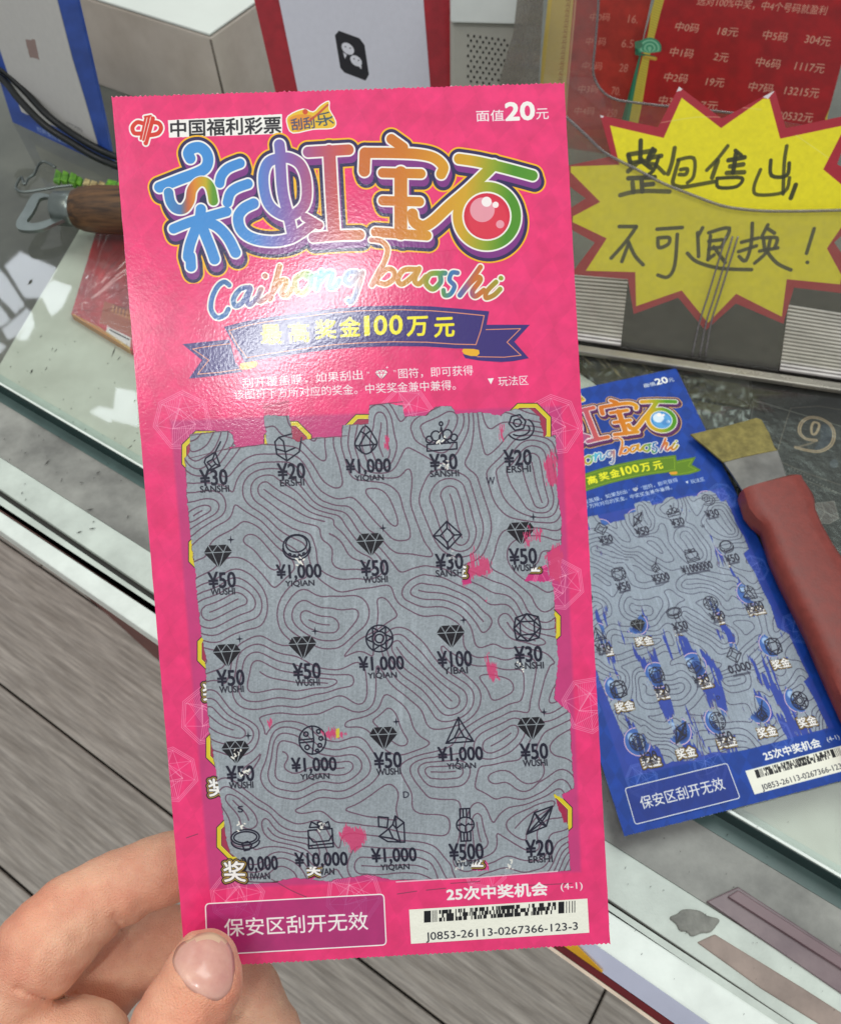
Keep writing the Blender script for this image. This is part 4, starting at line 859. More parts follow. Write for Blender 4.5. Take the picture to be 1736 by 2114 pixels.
# reflections on the ledge, right foreground, built as maroon, brown and grey slabs
m_mar = mat("reflection_maroon", (122, 104, 106), .3, vary=.14, vscale=60, col2=(100, 80, 86)); m_brn = mat("brown_reflection", (156, 138, 128), .55, vary=.15, vscale=50, bump=.3, bscale=500)
pz = LZ + .0002
def deck(name, pts, m, h, label, cat, bev=.0006):
    o = slab(name, pts, LZ - .002, LZ + h, m, None, bev); tag(o, label, cat); return o
mr = thing("maroon_reflection", on_z(1640, 1960, LZ), "long maroon reflection on the ledge, built as a ribbed bar", "reflection")
slab("reflection_base", [(1459, 1861), (1524, 1831), (1736, 1969), (2100, 2206), (2050, 2250), (1736, 2051)], LZ - .001, LZ + .0016, m_mar, mr, .0005)
slab("rib", [(1503, 1851), (1524, 1838), (1736, 1974), (2090, 2204), (2070, 2222), (1736, 2000)], LZ + .0016, LZ + .0030, mat("reflection_rib", (124, 100, 104), .35, vary=.1), mr, .0005)
deck("brown_reflection", [(1439, 1946), (1476, 1929), (1656, 2039), (1900, 2195), (1850, 2225), (1690, 2114), (1571, 2041)], m_brn, .0012, "brown reflection on the ledge left of the maroon one, built as a thin slab", "strip")
m_patch = mat("reflection_grey", (142, 141, 133), .6, vary=.2, vscale=120, bump=.5, bscale=600, bdist=.0006)
rs = np.random.RandomState(4); pts = spline([(1382, 1895), (1398, 1887), (1408, 1879), (1424, 1877), (1446, 1881), (1462, 1891), (1486, 1898), (1480, 1911), (1467, 1925), (1448, 1927), (1429, 1934), (1418, 1924), (1404, 1922), (1396, 1908)], 3, True)
deck("grey_reflection", pts, m_patch, .0014, "small grey reflection on the ledge beside the brown one, built as a lump", "grey reflection")

# ------------------------------------------------------------------ things under the glass
UZ = -GT - .004
m_board = mat("foam_board", (218, 215, 204), .6, vary=.08, vscale=25, bump=.12, bscale=300, bdist=.0004, col2=(200, 196, 184))
o = slab("foam_board", [(-12, 772), (-8, 762), (166, 468), (330, 330), (900, 560), (1240, 800), (1330, 1000), (1480, 1250), (1650, 1560), (1900, 1700), line_pt(((0, 786), (1736, 1802)), 2200)], UZ - .004, UZ, m_board, None, .0008)
tag(o, "pale foam board lying under the counter glass along its front edge", "board")
# red wrapped pack on the board
RP = flat(UZ + .0042); rpo = [(200, 486), (330, 400), (470, 700), (440, 900), (268, 742), (147, 649)]
rpo = [(200, 472), (262, 470), (420, 560), (400, 760), (268, 722), (147, 648)]
cvr = canvas_for(RP, rpo, 5200, (170, 34, 42)); D = cvr.dgrid(); X, Y = D[..., 0], D[..., 1]
cvr.a *= (.75 + .5 * fbm(X / 30, Y / 30, 4, 2))[..., None].astype(np.float32)
cvr.poly([(215, 620), (330, 660), (330, 720), (205, 665)], (168, 92, 52), .8, jag=2); cvr.poly([(232, 626), (262, 636), (258, 652), (228, 640)], (120, 40, 36), .8)
for i in range(6): cvr.poly([(232 + i * 7, 628 + i * 3), (236 + i * 7, 629 + i * 3), (234 + i * 7, 645 + i * 3), (229 + i * 7, 643 + i * 3)], (196, 128, 70), .9)
cvr.poly([(222, 673), (270, 696), (268, 722), (217, 686)], (226, 220, 214)); cvr.stroke([(226, 680), (266, 700)], 1.6, (30, 30, 34)); cvr.poly([(150, 646), (205, 674), (268, 716), (268, 726), (200, 688), (146, 652)], (196, 150, 60), .8)
cvr.circle((222, 510), 10, (150, 60, 62), .8); cvr.circle((214, 545), 9, (160, 70, 66), .8)
m_rp = print_mat("red_pack_print", cvr.image("red_pack_print"), rough=.3, bump=.0, coat=.5)
pk = thing("ticket_pack", on_z(220, 600, UZ), "red pack of tickets in crinkled film on the foam board under glass", "ticket pack")
slab("paper_block", rpo, UZ, UZ + .0085 - .0045, m_rp, pk); bl = pk.children[0]; uvl = bl.data.uv_layers.new(name="uv")
def set_uv(o, cv, parent=None):
    wl = world_loc(parent) if parent is not None else np.array(o.location)
    V = np.array([v.co[:] for v in o.data.vertices]) + wl; d = V - cv.pl.O
    uv = cv.texuv(np.stack([d @ cv.pl.ex, d @ cv.pl.ey], -1)); lay = o.data.uv_layers[0] if o.data.uv_layers else o.data.uv_layers.new(name="uv")
    for l in o.data.loops: lay.data[l.index].uv = uv[l.vertex_index]
set_uv(bl, cvr, pk)
def film(name, poly, z, amp, mt, parent, n=46, seed=0, lab=None, radial=None):
    """crinkled clear film: a grid of real folds"""
    P = np.array([on_z(x, y, z) for x, y in poly]); x0, y0 = P[:, 0].min(), P[:, 1].min(); x1, y1 = P[:, 0].max(), P[:, 1].max()
    X, Y = np.meshgrid(np.linspace(x0, x1, n), np.linspace(y0, y1, n))
    ins = np.zeros(X.shape, bool)
    for a_, b_ in zip(P, np.roll(P, -1, 0)):
        c = (Y >= min(a_[1], b_[1])) & (Y < max(a_[1], b_[1])); ins ^= c & (X < a_[0] + (Y - a_[1]) * (b_[0] - a_[0]) / (b_[1] - a_[1] + 1e-12))
    u, v = (X - x0) * 90, (Y - y0) * 90
    if radial is not None:
        c = on_z(*radial, z); ang = np.arctan2(Y - c[1], X - c[0]); u, v = ang * 9, np.hypot(X - c[0], Y - c[1]) * 25
    Zg = z + amp * (np.abs(fbm(u, v, 3, seed) - .5) * 3)
    V = np.stack([X, Y, Zg], -1).reshape(-1, 3); F_ = []
    for i in range(n - 1):
        for j in range(n - 1):
            if ins[i, j] and ins[i + 1, j] and ins[i, j + 1] and ins[i + 1, j + 1]: k = i * n + j; F_.append((k, k + 1, k + n + 1, k + n))
    return mesh_obj(name, V, F_, mt, parent, False, label=lab)
m_film = glass_mat("clear_film", (.97, .95, .96), 1.5, .12, haze=.06, hazecol=(.85, .75, .78), boost=1.6)
fw_ = film("film_wrap", rpo, UZ + .0048, .0022, m_film, pk, 110, 3, radial=(158, 640)); fw_.data.polygons.foreach_set("use_smooth", [True] * len(fw_.data.polygons))
# green wrapped sweets between the openers
m_green = mat("green_leaf_wrap", (112, 168, 48), .35, vary=.3, vscale=300, col2=(60, 110, 40)); m_cr = mat("cream_wrap", (186, 170, 120), .4, vary=.3, vscale=200, col2=(120, 96, 60))
snack = thing("snack_wrapper", on_z(170, 360, UZ), "small wrapper with green leaf print behind the bottle opener", "wrapper")
for i, (x, y, w_, h_, mt) in enumerate(((118, 362, 9, 15, m_green), (133, 362, 9, 13, m_green), (149, 365, 9, 12, m_green), (162, 371, 8, 10, m_green), (178, 374, 8, 8, m_cr), (192, 378, 9, 8, m_cr), (208, 381, 9, 10, m_cr), (228, 378, 14, 10, m_green), (250, 380, 12, 10, m_green))):
    slab("wrapper_fold", [(x - w_, y + h_ * .6), (x - w_ * .3, y - h_), (x + w_, y - h_ * .5), (x + w_ * .5, y + h_)], .0005, .003 + .001 * (i % 3), mt, snack, .0005)

# packages under the glass at the right
DP = flat(UZ - .002); dpo = [(1150, 690), (1300, 700), (1900, 790), (2000, 1720), (1830, 1640), (1650, 1560), (1480, 1250), (1330, 1000), (1240, 800)]
def dark_print():
    cv = canvas_for(DP, dpo, 4200, (54, 50, 42)); D = cv.dgrid(); X, Y = D[..., 0], D[..., 1]
    f1 = fbm(X / 26, Y / 16, 5, 4); f2 = fbm((X + Y) / 40, (Y - X) / 12, 4, 8)
    left = np.clip((1520 - X) / 200, 0, 1); v = .35 + .9 * f1 * (.45 + .55 * left) + 1.3 * left * np.clip(f2 - .55, 0, 1) * 8
    cv.a *= (v[..., None] * np.array([1.0, .97, .89])).astype(np.float32)
    for l, c, r in (([(1530, 845), (1470, 930), (1560, 1000)], (120, 118, 108), 1), ([(1556, 826), (1736, 880)], (140, 138, 130), 1.3), ([(1556, 826), (1530, 1000)], (110, 106, 100), 1),
                    ([(1632, 842), (1625, 862), (1612, 905), (1600, 948), (1660, 975), (1760, 1010)], (112, 100, 90), 1.2), ([(1632, 842), (1690, 838), (1760, 850)], (112, 100, 90), 1.2), ([(1600, 948), (1608, 970), (1760, 1030)], (130, 122, 112), .9)):
        cv.stroke(l, r, c, .8)
    n = C2([(1690, 470), (1650, 395), (1560, 390), (1480, 440), (1480, 500), (1540, 520)]) if False else None
    T = lambda pts: [(1176.8 + .3221 * x, 734.8 + .3221 * y) for x, y in pts]
    nine = T([(1590, 430), (1560, 425), (1545, 460), (1550, 500), (1575, 495), (1595, 450), (1590, 430)]); cv.stroke(nine, 2.6, (196, 164, 130), .9, smooth=3)
    cv.poly(T([(1610, 440), (1670, 450), (1685, 510), (1640, 590), (1560, 600), (1600, 540)]), (62, 78, 108), .5, smooth=3)
    big = T([(1575, 540), (1510, 530), (1470, 490), (1480, 430), (1530, 395), (1600, 400), (1665, 440), (1690, 500), (1670, 570), (1600, 610), (1520, 605), (1445, 585)]); cv.stroke(big, 3.6, (206, 172, 136), .9, smooth=4)
    cv.stroke(big, 1.0, (90, 74, 66), .8, smooth=4); cv.stroke(T([(1450, 585), (1540, 560), (1570, 545)]), 2, (156, 130, 104), .7, smooth=3)
    for i in range(15): cv.circle((1633 + i * 6.6, 966 + i * 3.6), 1.8, (160, 156, 150), .55)
    for i in range(12): cv.circle((1622 + i * 7.2, 972 + i * 4.0), 1.6, (150, 146, 140), .5)
    g = T([(1555, 945), (1610, 940), (1690, 930), (1720, 1040), (1660, 1075), (1590, 1070), (1560, 1010)]); cv.poly(g, (116, 100, 98), .75); cv.stroke(g, .9, (170, 160, 155), .7, closed=True); cv.stroke([g[0], T([(1630, 1000)])[0], g[3]], .8, (180, 168, 160), .7); cv.stroke([g[1], T([(1630, 1000)])[0], g[5]], .8, (180, 168, 160), .6)
    cv.circle(T([(1690, 690)])[0], 9, (96, 104, 120), .6); return cv
cvd = dark_print()
m_dp = print_mat("dark_pack_print", cvd.image("dark_pack_print"), rough=.4, bump=.5, bscale=120, bdist=.003, coat=.15)
def clipquad(name, pts, label, group=None):
    o = slab(name, pts, UZ - .007, UZ - .002, m_dp, None); o.data.uv_layers.new(name="uv"); set_uv(o, cvd); tag(o, label, "package", group); return o
clipquad("foil_package", [(1150, 690), (1350, 712), (1548, 838), (1524, 1000), (1500, 1262), (1480, 1250), (1330, 1000), (1240, 800)], "dark silver crumpled foil package under the glass behind the blue ticket")
clipquad("game_package", [(1552, 740), (1900, 790), (2000, 1720), (1830, 1640), (1650, 1560), (1504, 1264), (1528, 1000), (1552, 836)], "dark package printed with a large nine under the glass right of the scraper")
m_foil = glass_mat("package_film", (.85, .85, .82), 1.5, .15, haze=.04, hazecol=(.6, .58, .5), boost=1.3)
fm = film("clear_bag", [(1170, 700), (1560, 740), (1548, 1000), (1480, 1240), (1300, 960)], UZ - .0012, .0026, m_foil, None, 60, 5); tag(fm, "crinkled clear plastic bag over the foil package behind the blue ticket", "plastic bag")

# ------------------------------------------------------------------ bottle openers
m_steel = mat("brushed_steel", (128, 136, 132), .3, metal=.8, vary=.1, vscale=80)
m_handle = mat("opener_wood", (104, 72, 42), .5, vary=.3, vscale=30, stretch=(1, 12, 12), bump=.3, bscale=200, col2=(48, 32, 20))
L5 = lambda pts: [(.2444 * x, 287 + .2444 * y) for x, y in pts]
def ring_plate(name, outer, inner, z, th, m, parent):
    o_ = spline(outer, 6, True); i_ = spline(inner, 6, True); n = len(o_)
    def resamp(P, n):
        Q = np.vstack([P, P[:1]]); d = np.r_[0, np.cumsum(np.linalg.norm(np.diff(Q, axis=0), axis=1))]; t = np.linspace(0, d[-1], n, endpoint=False)
        return np.stack([np.interp(t, d, Q[:, k]) for k in (0, 1)], -1)
    A, B = resamp(o_, 72), resamp(i_, 72)
    k = np.argmin(np.linalg.norm(B - A[0], axis=1)); B = np.roll(B, -k, 0)
    W = lambda P, z: np.array([on_z(x, y, z) for x, y in P]); At, Bt = W(A, z), W(B, z); V = np.vstack([At, Bt, At - [0, 0, th], Bt - [0, 0, th]]); F_ = []
    for i in range(72):
        j = (i + 1) % 72; F_ += [(i, j, 72 + j, 72 + i), (144 + i, 216 + i, 216 + j, 144 + j), (i, 144 + i, 144 + j, j), (72 + i, 72 + j, 216 + j, 216 + i)]
    o = fix_normals(mesh_obj(name, V, F_, m, parent)); bevel(o, .0005); return o
op = thing("bottle_opener", on_z(100, 440, 0), "steel bottle opener with brown wooden handle lying on the counter glass", "bottle opener")
ring_plate("steel_loop", L5([(560, 500), (440, 470), (320, 450), (262, 480), (200, 590), (138, 695), (150, 752), (230, 770), (350, 757), (450, 712), (568, 655), (590, 580)]),
           L5([(525, 503), (400, 487), (335, 500), (305, 560), (268, 628), (225, 690), (300, 706), (430, 668), (480, 640), (462, 615), (500, 560), (540, 520)]), .011, .0022, m_steel, op)
h0, h1 = on_z(*L5([(632, 588)])[0], .011), on_z(*L5([(1120, 600)])[0], .0125); hd = nrm(h1 - h0)
tube("collar", [h0 - hd * .0125, h0 - hd * .012, h0 - hd * .002, h0 + hd * .002], [.0098, .0102, .0108, .0108], m_steel, op, 28)
tube("wooden_handle", [h0, h0 + hd * .001, h0 + hd * .006, h0 + hd * .016, h0 + hd * .05, h0 + hd * .1, h0 + hd * .118, h0 + hd * .122], [.0105, .0115, .0135, .0146, .0145, .0125, .009, .003], m_handle, op, 32)
op2 = thing("wire_opener", on_z(90, 360, 0), "thin wire loop opener lying behind the wooden handled opener", "bottle opener")
wl = spline(L5([(640, 385), (500, 400), (380, 420), (210, 445), (150, 430), (135, 395), (180, 320), (205, 380), (240, 330), (290, 290), (330, 210), (380, 190), (465, 235)]), 6)
tube("wire_loop", [on_z(x, y, .002) for x, y in wl], .0009, m_steel, op2, 8)

# ------------------------------------------------------------------ scraper knife
T = lambda pts: [(1176.8 + .3221 * x, 734.8 + .3221 * y) for x, y in pts]
sp = thing("scraper_knife", on_z(1620, 1100, .004), "scraper knife with gold tipped steel blade and dark red handle on the blue ticket", "scraper")
m_blade = mat("blade_steel", (142, 140, 136), .3, metal=.8, vary=.15, vscale=60); m_gold = mat("blade_gold_edge", (136, 124, 66), .5, metal=.25, vary=.2, vscale=220, bump=.2, bscale=900, col2=(104, 94, 44))
m_hred = mat("handle_red", (132, 56, 48), .42, vary=.09, vscale=200, bump=.3, bscale=900, bdist=.0003, spec=.35)
def tilt(pts, f):                       # thin blade rising from its edge on the glass to the handle
    return np.array([on_z(x, y, f(x, y)) for x, y in pts])
bz = lambda x, y: .0045 + .004 * np.clip((y - 860) / 160, 0, 1)
gold = T([(770, 500), (1000, 448), (1195, 395), (1228, 408), (1275, 490), (1312, 585), (1330, 603), (1200, 628), (1100, 650), (985, 680), (955, 655), (880, 590)])
steel = T([(985, 680), (1100, 650), (1200, 628), (1330, 603), (1362, 690), (1392, 782), (1410, 830), (1250, 880), (1115, 880), (1104, 862), (1040, 760)])
for nm, pg, mm in (("blade_edge", gold, m_gold), ("blade", steel, m_blade)):
    tp = tilt(pg, bz); o = prism_pts(nm, tp, tp - [0, 0, .0011], mm, sp); bevel(o, .0003)
lft = [(1527, 1018), (1530, 1040), (1538, 1062), (1552, 1080), (1573, 1098), (1592, 1160), (1612, 1205), (1640, 1262), (1664, 1310), (1700, 1395), (1728, 1456), (1790, 1590), (1850, 1700), (1880, 1740)]
rgt = [(1530, 1008), (1640, 985), (1652, 998), (1672, 1028), (1676, 1040), (1677, 1058), (1690, 1090), (1712, 1130), (1740, 1172), (1800, 1290), (1850, 1380), (1930, 1520), (1990, 1630), (2000, 1680)]
n = len(lft); S = 14; V = []; F_ = []
for i, (l, r) in enumerate(zip(lft, rgt)):
    zc = .0095; hh = .0072 if 0 < i < n - 1 else .0052
    a_, b_ = on_z(*l, zc), on_z(*r, zc)
    if i == 0: a_, b_ = on_z(*lft[0], zc), on_z(*rgt[1], zc); b_ = on_z(1640, 986, zc)
    if i == 1: a_, b_ = on_z(1525, 1022, zc), on_z(1650, 992, zc)
    c_ = (a_ + b_) / 2; hw = (b_ - a_) / 2
    for k in range(S):
        an = 2 * math.pi * k / S; ca, sa = math.cos(an), math.sin(an); e = .45
        V.append(c_ + hw * np.sign(ca) * abs(ca) ** e + np.array([0, 0, hh]) * np.sign(sa) * abs(sa) ** e * (.9 if i else .8))
for i in range(n - 1):
    for k in range(S): F_.append((i * S + k, (i + 1) * S + k, (i + 1) * S + (k + 1) % S, i * S + (k + 1) % S))
F_ += [tuple(range(S)), tuple((n - 1) * S + k for k in reversed(range(S)))]
o = fix_normals(mesh_obj("handle", V, F_, m_hred, sp, True)); 
es = o.modifiers.new("split", 'EDGE_SPLIT'); es.split_angle = math.radians(50)

# ------------------------------------------------------------------ payment signs without their codes
def poster(cv, name, plane, outline, label, cat, thick=.002, rough=.35, coat=.25, off=0.0, parts=()):
    m = print_mat(name + "_print", cv.image(name + "_print"), rough=rough, bump=.12, coat=coat)
    uv = plane.uv(outline); t = thing(name, plane.pos(uv.mean(0)[None], off)[0], label, cat)
    sheet("panel", plane, outline, m, t, thick, off, cv)
    for pn_, pp, o2 in parts: sheet(pn_, plane, pp, m, t, .00005, off + o2, cv)
    return t
QP = lean_plane((26, 251), (231, 347), 3)
qo = [(159, -60), (187, 120), (231, 314), (250, 380), (231, 347), (26, 251), (-30, 80), (-60, -60)]
qo = [(145, -60), (159, 0), (187, 120), (215, 245), (236, 349), (26, 251), (-12, 130), (-70, -60)]
cvq = canvas_for(QP, qo, 5200, (52, 84, 168)); D = cvq.dgrid(); X, Y = D[..., 0], D[..., 1]
cvq.a *= (.86 + .28 * fbm(X / 30, Y / 30, 4, 6))[..., None].astype(np.float32)
wq = [(100, -60), (119, 0), (150, 120), (176, 205), (203, 300), (170, 288), (118, 262), (45, 230), (35, 205), (0, 100), (-60, -60)]
cvq.poly(wq, (206, 204, 200)); cvq.poly([(52, 78), (72, 80), (82, 122), (62, 116)], (150, 124, 118), .9, jag=1.5)
cvq.text("打开支付宝扫一扫", (76, 264), (156, 302), 11, (190, 205, 235), bold=.1, up=(-.3, -1)); cvq.text("(**70)", (138, 252), (170, 268), 8, (70, 70, 74), up=(-.3, -1))
poster(cvq, "blue_payment_sign", QP, qo, "blue framed sign with a blank white panel leaning beside the white box", "sign", parts=(("white_panel", wq, .0003),))
RPn = lean_plane((560, 300), (960, 288), 19)
ro = [(505, -70), (525, 0), (568, 186), (592, 292), (962, 288), (957, 171), (947, 0), (943, -70)]
cvr2 = canvas_for(RPn, ro, 6000, (160, 30, 42)); D = cvr2.dgrid(); X, Y = D[..., 0], D[..., 1]
cvr2.a *= (.9 + .2 * fbm(X / 18, Y / 18, 4, 6))[..., None].astype(np.float32)
wr = [(560, -70), (576, 0), (614, 184), (640, 300), (897, 300), (888, 175), (874, 0), (868, -70)]
cvr2.poly(wr, (204, 204, 214))
lg = [(700, 64), (741, 79), (751, 92), (760, 152), (754, 163), (712, 147), (704, 138), (693, 72)]
cvr2.poly(lg, (26, 28, 34), grow=1.5, smooth=0)
bub = lambda c, rx, ry: [(c[0] + rx * math.cos(t) + .1 * ry * math.sin(t), c[1] + ry * math.sin(t) + .3 * rx * math.cos(t)) for t in np.linspace(0, 6.283, 24, endpoint=False)]
cvr2.poly(bub((718, 99), 13, 12), (214, 214, 222)); cvr2.poly([(708, 106), (716, 112), (712, 120)], (214, 214, 222))
cvr2.poly(bub((735, 124), 12, 11), (26, 28, 34), grow=1.5); cvr2.poly(bub((735, 124), 12, 11), (214, 214, 222)); cvr2.poly([(738, 132), (746, 134), (746, 142)], (214, 214, 222))
for c in ((713, 95), (723, 98), (731, 120), (740, 123)): cvr2.circle(c, 1.4, (26, 28, 34))
poster(cvr2, "red_payment_sign", RPn, ro, "red bordered sign with black chat bubble square standing behind the pink ticket", "sign", parts=(("white_panel", wr, .0003), ("logo_tile", lg, .0005)))

# ------------------------------------------------------------------ white machine box and grille
m_wbox = mat("white_box_card", (210, 200, 188), .6, vary=.05, vscale=12, bump=.15, bscale=300, col2=(182, 170, 156)); m_lid = mat("white_box_lid", (222, 226, 218), .45, vary=.03, vscale=12)
def hexa(name, top_d, z1, bot_d, z0, m, parent, bev=.002):
    T_ = np.array([on_z(x, y, z1) for x, y in top_d]); B_2 = np.array([on_z(x, y, z0) for x, y in bot_d]); o = prism_pts(name, T_, B_2, m, parent, bev=bev); return o
wb = thing("white_box", on_z(480, 300, 0), "large white cardboard box with a folded lid edge between the two payment signs", "box")
BH = .066
c_t = [(432, 68), (215, 0), (60, -50), (330, -160), (640, -80), (522, 5)]
Tt = np.array([on_z(x, y, BH) for x, y in c_t]); Bb = Tt.copy(); cen = Tt.mean(0); Bb[:, :2] = cen[:2] + (Bb[:, :2] - cen[:2]) * 1.0; Bb[:, 2] = .0005
shift = on_z(545, 330, 0) - np.array([*Tt[0][:2], 0]); Bb[:, :2] += shift[:2] * .12
prism_pts("box_body", Tt - [0, 0, .0022], Bb, m_wbox, wb, bev=.0015); prism_pts("box_lid", Tt, Tt - [0, 0, .002], m_lid, wb, bev=.0008)
# seam line down the corner
sp0, sp1 = Tt[0] - [0, 0, .004], Bb[0]; dd = nrm(np.array([CAM[0], CAM[1], 0]) - np.array([*Tt[0][:2], 0])) * .0006
tube("corner_seam", [sp0 + dd * -.2, sp1 + dd * -.2], .0007, mat("seam", (96, 88, 78), .8), wb, 6)
GPn = lean_plane((955, 300), (1070, 300), 8)
dv = thing("speaker_box", GPn.pos(GPn.uv([(1010, 250)]))[0], "white device with a dotted grille standing behind the red sign", "speaker")
m_dev = mat("device_plastic", (176, 174, 164), .45, vary=.04)
gf = [(930, 45), (1085, 50), (1085, 300), (930, 300)]; sheet("front_panel", GPn, gf, m_dev, dv, .05, 0, bev=.002)
sheet("top_cover", GPn, [(930, -60), (1095, -60), (1088, 46), (930, 42)], mat("device_cover", (226, 230, 226), .3, vary=.03), dv, .04, .004, bev=.001)
m_hole = mat("grille_hole", (34, 32, 30), .8); bmh = []; fh = []
for r_ in range(10):
    for c_ in range(9):
        x = 966 + c_ * 12.5 + (r_ % 2) * 6; y = 72 + r_ * 10.5 + c_ * 1.6
        if x > 1050 - r_ * 2.2 or y > 172: continue
        u = GPn.uv([(x, y), (x + 2.1, y)]); rr = abs(u[1][0] - u[0][0]) ; k0 = len(bmh)
        for q_ in range(8): bmh.append(GPn.pos(u[:1] + rr * np.array([[math.cos(q_ * .785), math.sin(q_ * .785) * 1.2]]), .0006)[0])
        for q_ in range(8): bmh.append(GPn.pos(u[:1] + rr * np.array([[math.cos(q_ * .785), math.sin(q_ * .785) * 1.2]]), -.0004)[0])
        fh.append(tuple(k0 + q_ for q_ in range(8))); fh += [(k0 + q_, k0 + (q_ + 1) % 8, k0 + 8 + (q_ + 1) % 8, k0 + 8 + q_) for q_ in range(8)]
tag(fix_normals(mesh_obj("grille_holes", bmh, fh, m_hole, dv)), kind="stuff")

# ------------------------------------------------------------------ price posters
R3 = lambda pts: [(1148 + .3386 * x, .3386 * y) for x, y in pts]; R4 = lambda pts: [(1148 + .3386 * x, 344.4 + .3386 * y) for x, y in pts]
PPl = lean_plane((1283, 305), (1720, 345), 18)
po = [(1366, -60), (1351, 0), (1310, 150), (1284, 245), (1262, 330), (1700, 372), (1708, 240), (1732, 150), (1790, -60)]
cvp = canvas_for(PPl, po, 6000, (158, 16, 22)); D = cvp.dgrid(); X, Y = D[..., 0], D[..., 1]
cvp.a *= (.86 + .28 * fbm(X / 24, Y / 24, 5, 16))[..., None].astype(np.float32)
gold_ = (214, 178, 150); yel = (196, 176, 62); gr = (24, 92, 66)
gb = R3([(520, -60), (600, -60), (570, 60), (530, 210), (480, 480), (440, 720), (410, 850), (380, 850), (420, 600), (470, 350), (490, 250)])
cvp.poly(R3([(600, -80), (680, -80), (640, 60), (575, 320), (530, 600), (490, 800), (440, 900), (440, 700), (500, 450), (560, 200)]), yel, jag=.3)
for i in range(60):
    y = -40 + i * 15; x = 640 - y * .21 * 1.1; cvp.stroke(R3([(x - 40, y), (x + 6, y + 18)]), .7, (150, 130, 40), .5)
cvp.poly(gb, gr, grow=2); cvp.stroke(R3([(560, -40), (530, 200), (460, 600), (430, 760)]), 3.6, (44, 122, 92), .9, smooth=3); cvp.stroke(R3([(505, -40), (495, 190), (440, 480), (395, 720)]), 3.2, (20, 46, 38), .9)
for i, r_ in enumerate((72, 60, 48, 36, 24, 12)):
    cvp.poly(ell(*R3([(570, 290)])[0], r_ * .34, r_ * .3, 160, 380, 16) + R3([(570, 320)]), ((62, 140, 106), (126, 188, 150))[i % 2])
cvp.poly(ell(*R3([(498, 270)])[0], 10, 8), (70, 120, 90)); cvp.stroke(R3([(470, 318), (600, 345)]), 2.0, (40, 100, 74)); cvp.stroke(R3([(545, 345), (605, 355)]), 3.4, (200, 160, 60))
cvp.poly(R3([(1750, 380), (1720, 480), (1690, 600), (1640, 720), (1630, 800), (1690, 820), (1760, 560)]), yel); cvp.poly(R3([(1775, 440), (1740, 600), (1690, 720), (1690, 820), (1800, 820)]), gr)
fa = (.32, -1)
def pt(txt, x0, y0, x1, y1, h, b=.25): cvp.text(txt, R3([(x0, y0)])[0], R3([(x1, y1)])[0], h * .3386, gold_, bold=b, up=fa, alpha=.9)
pt("选对100%中奖，中4个号码就盈利", 862, 0, 1650, 62, 60, .2)
for x0, y0, t1, t2, x2, w2 in ((728, 160, "中0码", "18元", 988, 122), (695, 315, "中1码", "2元", 962, 88), (660, 468, "中2码", "19元", 915, 110), (628, 610, "中3码", "7元", 880, 105)):
    pt(t1, x0, y0 - 4, x0 + 142, y0 + 10, 58); pt(t2, x2, y0 + 26, x2 + w2, y0 + 36, 54)
for x0, y0, t1, t2, x2, w2 in ((1262, 215, "中5码", "304元", 1518, 155), (1220, 380, "中6码", "1117元", 1458, 178), (1175, 530, "中7码", "13215元", 1395, 208), (1130, 680, "中8码", "20532元", 1350, 215)):
    pt(t1, x0, y0 - 8, x0 + 148, y0 + 10, 60); pt(t2, x2, y0 + 18, x2 + w2, y0 + 38, 58)
poster(cvp, "price_poster", PPl, po, "dark red price list poster with green bamboo border behind the yellow star", "poster", rough=.45, coat=.1,
       parts=(("fan_knot", R3([(478, 250), (545, 235), (600, 232), (640, 262), (636, 320), (600, 360), (480, 330)]), .0004),))
PL2 = lean_plane((1150, 285), (1290, 300), 16, 0.0)
lo = [(1142, -60), (1130, 0), (1118, 110), (1106, 300), (1300, 330), (1302, 200), (1345, 0), (1358, -60)]
cvl = canvas_for(PL2, lo, 6000, (164, 44, 34)); D = cvl.dgrid(); X, Y = D[..., 0], D[..., 1]
cvl.a *= (.84 + .32 * fbm(X / 24, Y / 24, 5, 19))[..., None].astype(np.float32)
cvl.poly([(1080, -60), (1188, -60), (1180, 40), (1168, 180), (1160, 330), (1080, 330)], (206, 180, 96)); cvl.stroke([(1192, -60), (1184, 40), (1170, 190), (1162, 320)], 2, (214, 176, 130), .8)
for i in range(26):
    y = -30 + i * 11; x = 1173 - y * .105; cvl.stroke([(x - 5, y), (x + 3, y), (x + 3, y + 5), (x - 3, y + 5), (x - 3, y + 9), (x + 4, y + 9)], .8, (150, 96, 40), .75)
for x0, y0, t1, t2, x2, w2 in ((205, 108, "中0码", "16.", 440, 60), (180, 258, "中1码", "6.5", 400, 72), (158, 408, "中2码", "28", 385, 52), (134, 550, "中3码", "70.", 336, 56), (110, 685, "中4码", "250", 310, 60)):
    cvl.text(t1, R3([(x0, y0)])[0], R3([(x0 + 122, y0 + 2)])[0], 17, (214, 160, 140), bold=.15, up=(.2, -1), alpha=.75); cvl.text(t2, R3([(x2, y0 + 12)])[0], R3([(x2 + w2, y0 + 16)])[0], 17, (214, 160, 140), bold=.15, up=(.2, -1), alpha=.75)
poster(cvl, "price_list", PL2, lo, "older orange red price list with yellow edge ornament left of the green bamboo border", "poster", rough=.45, coat=.1, off=-.006)

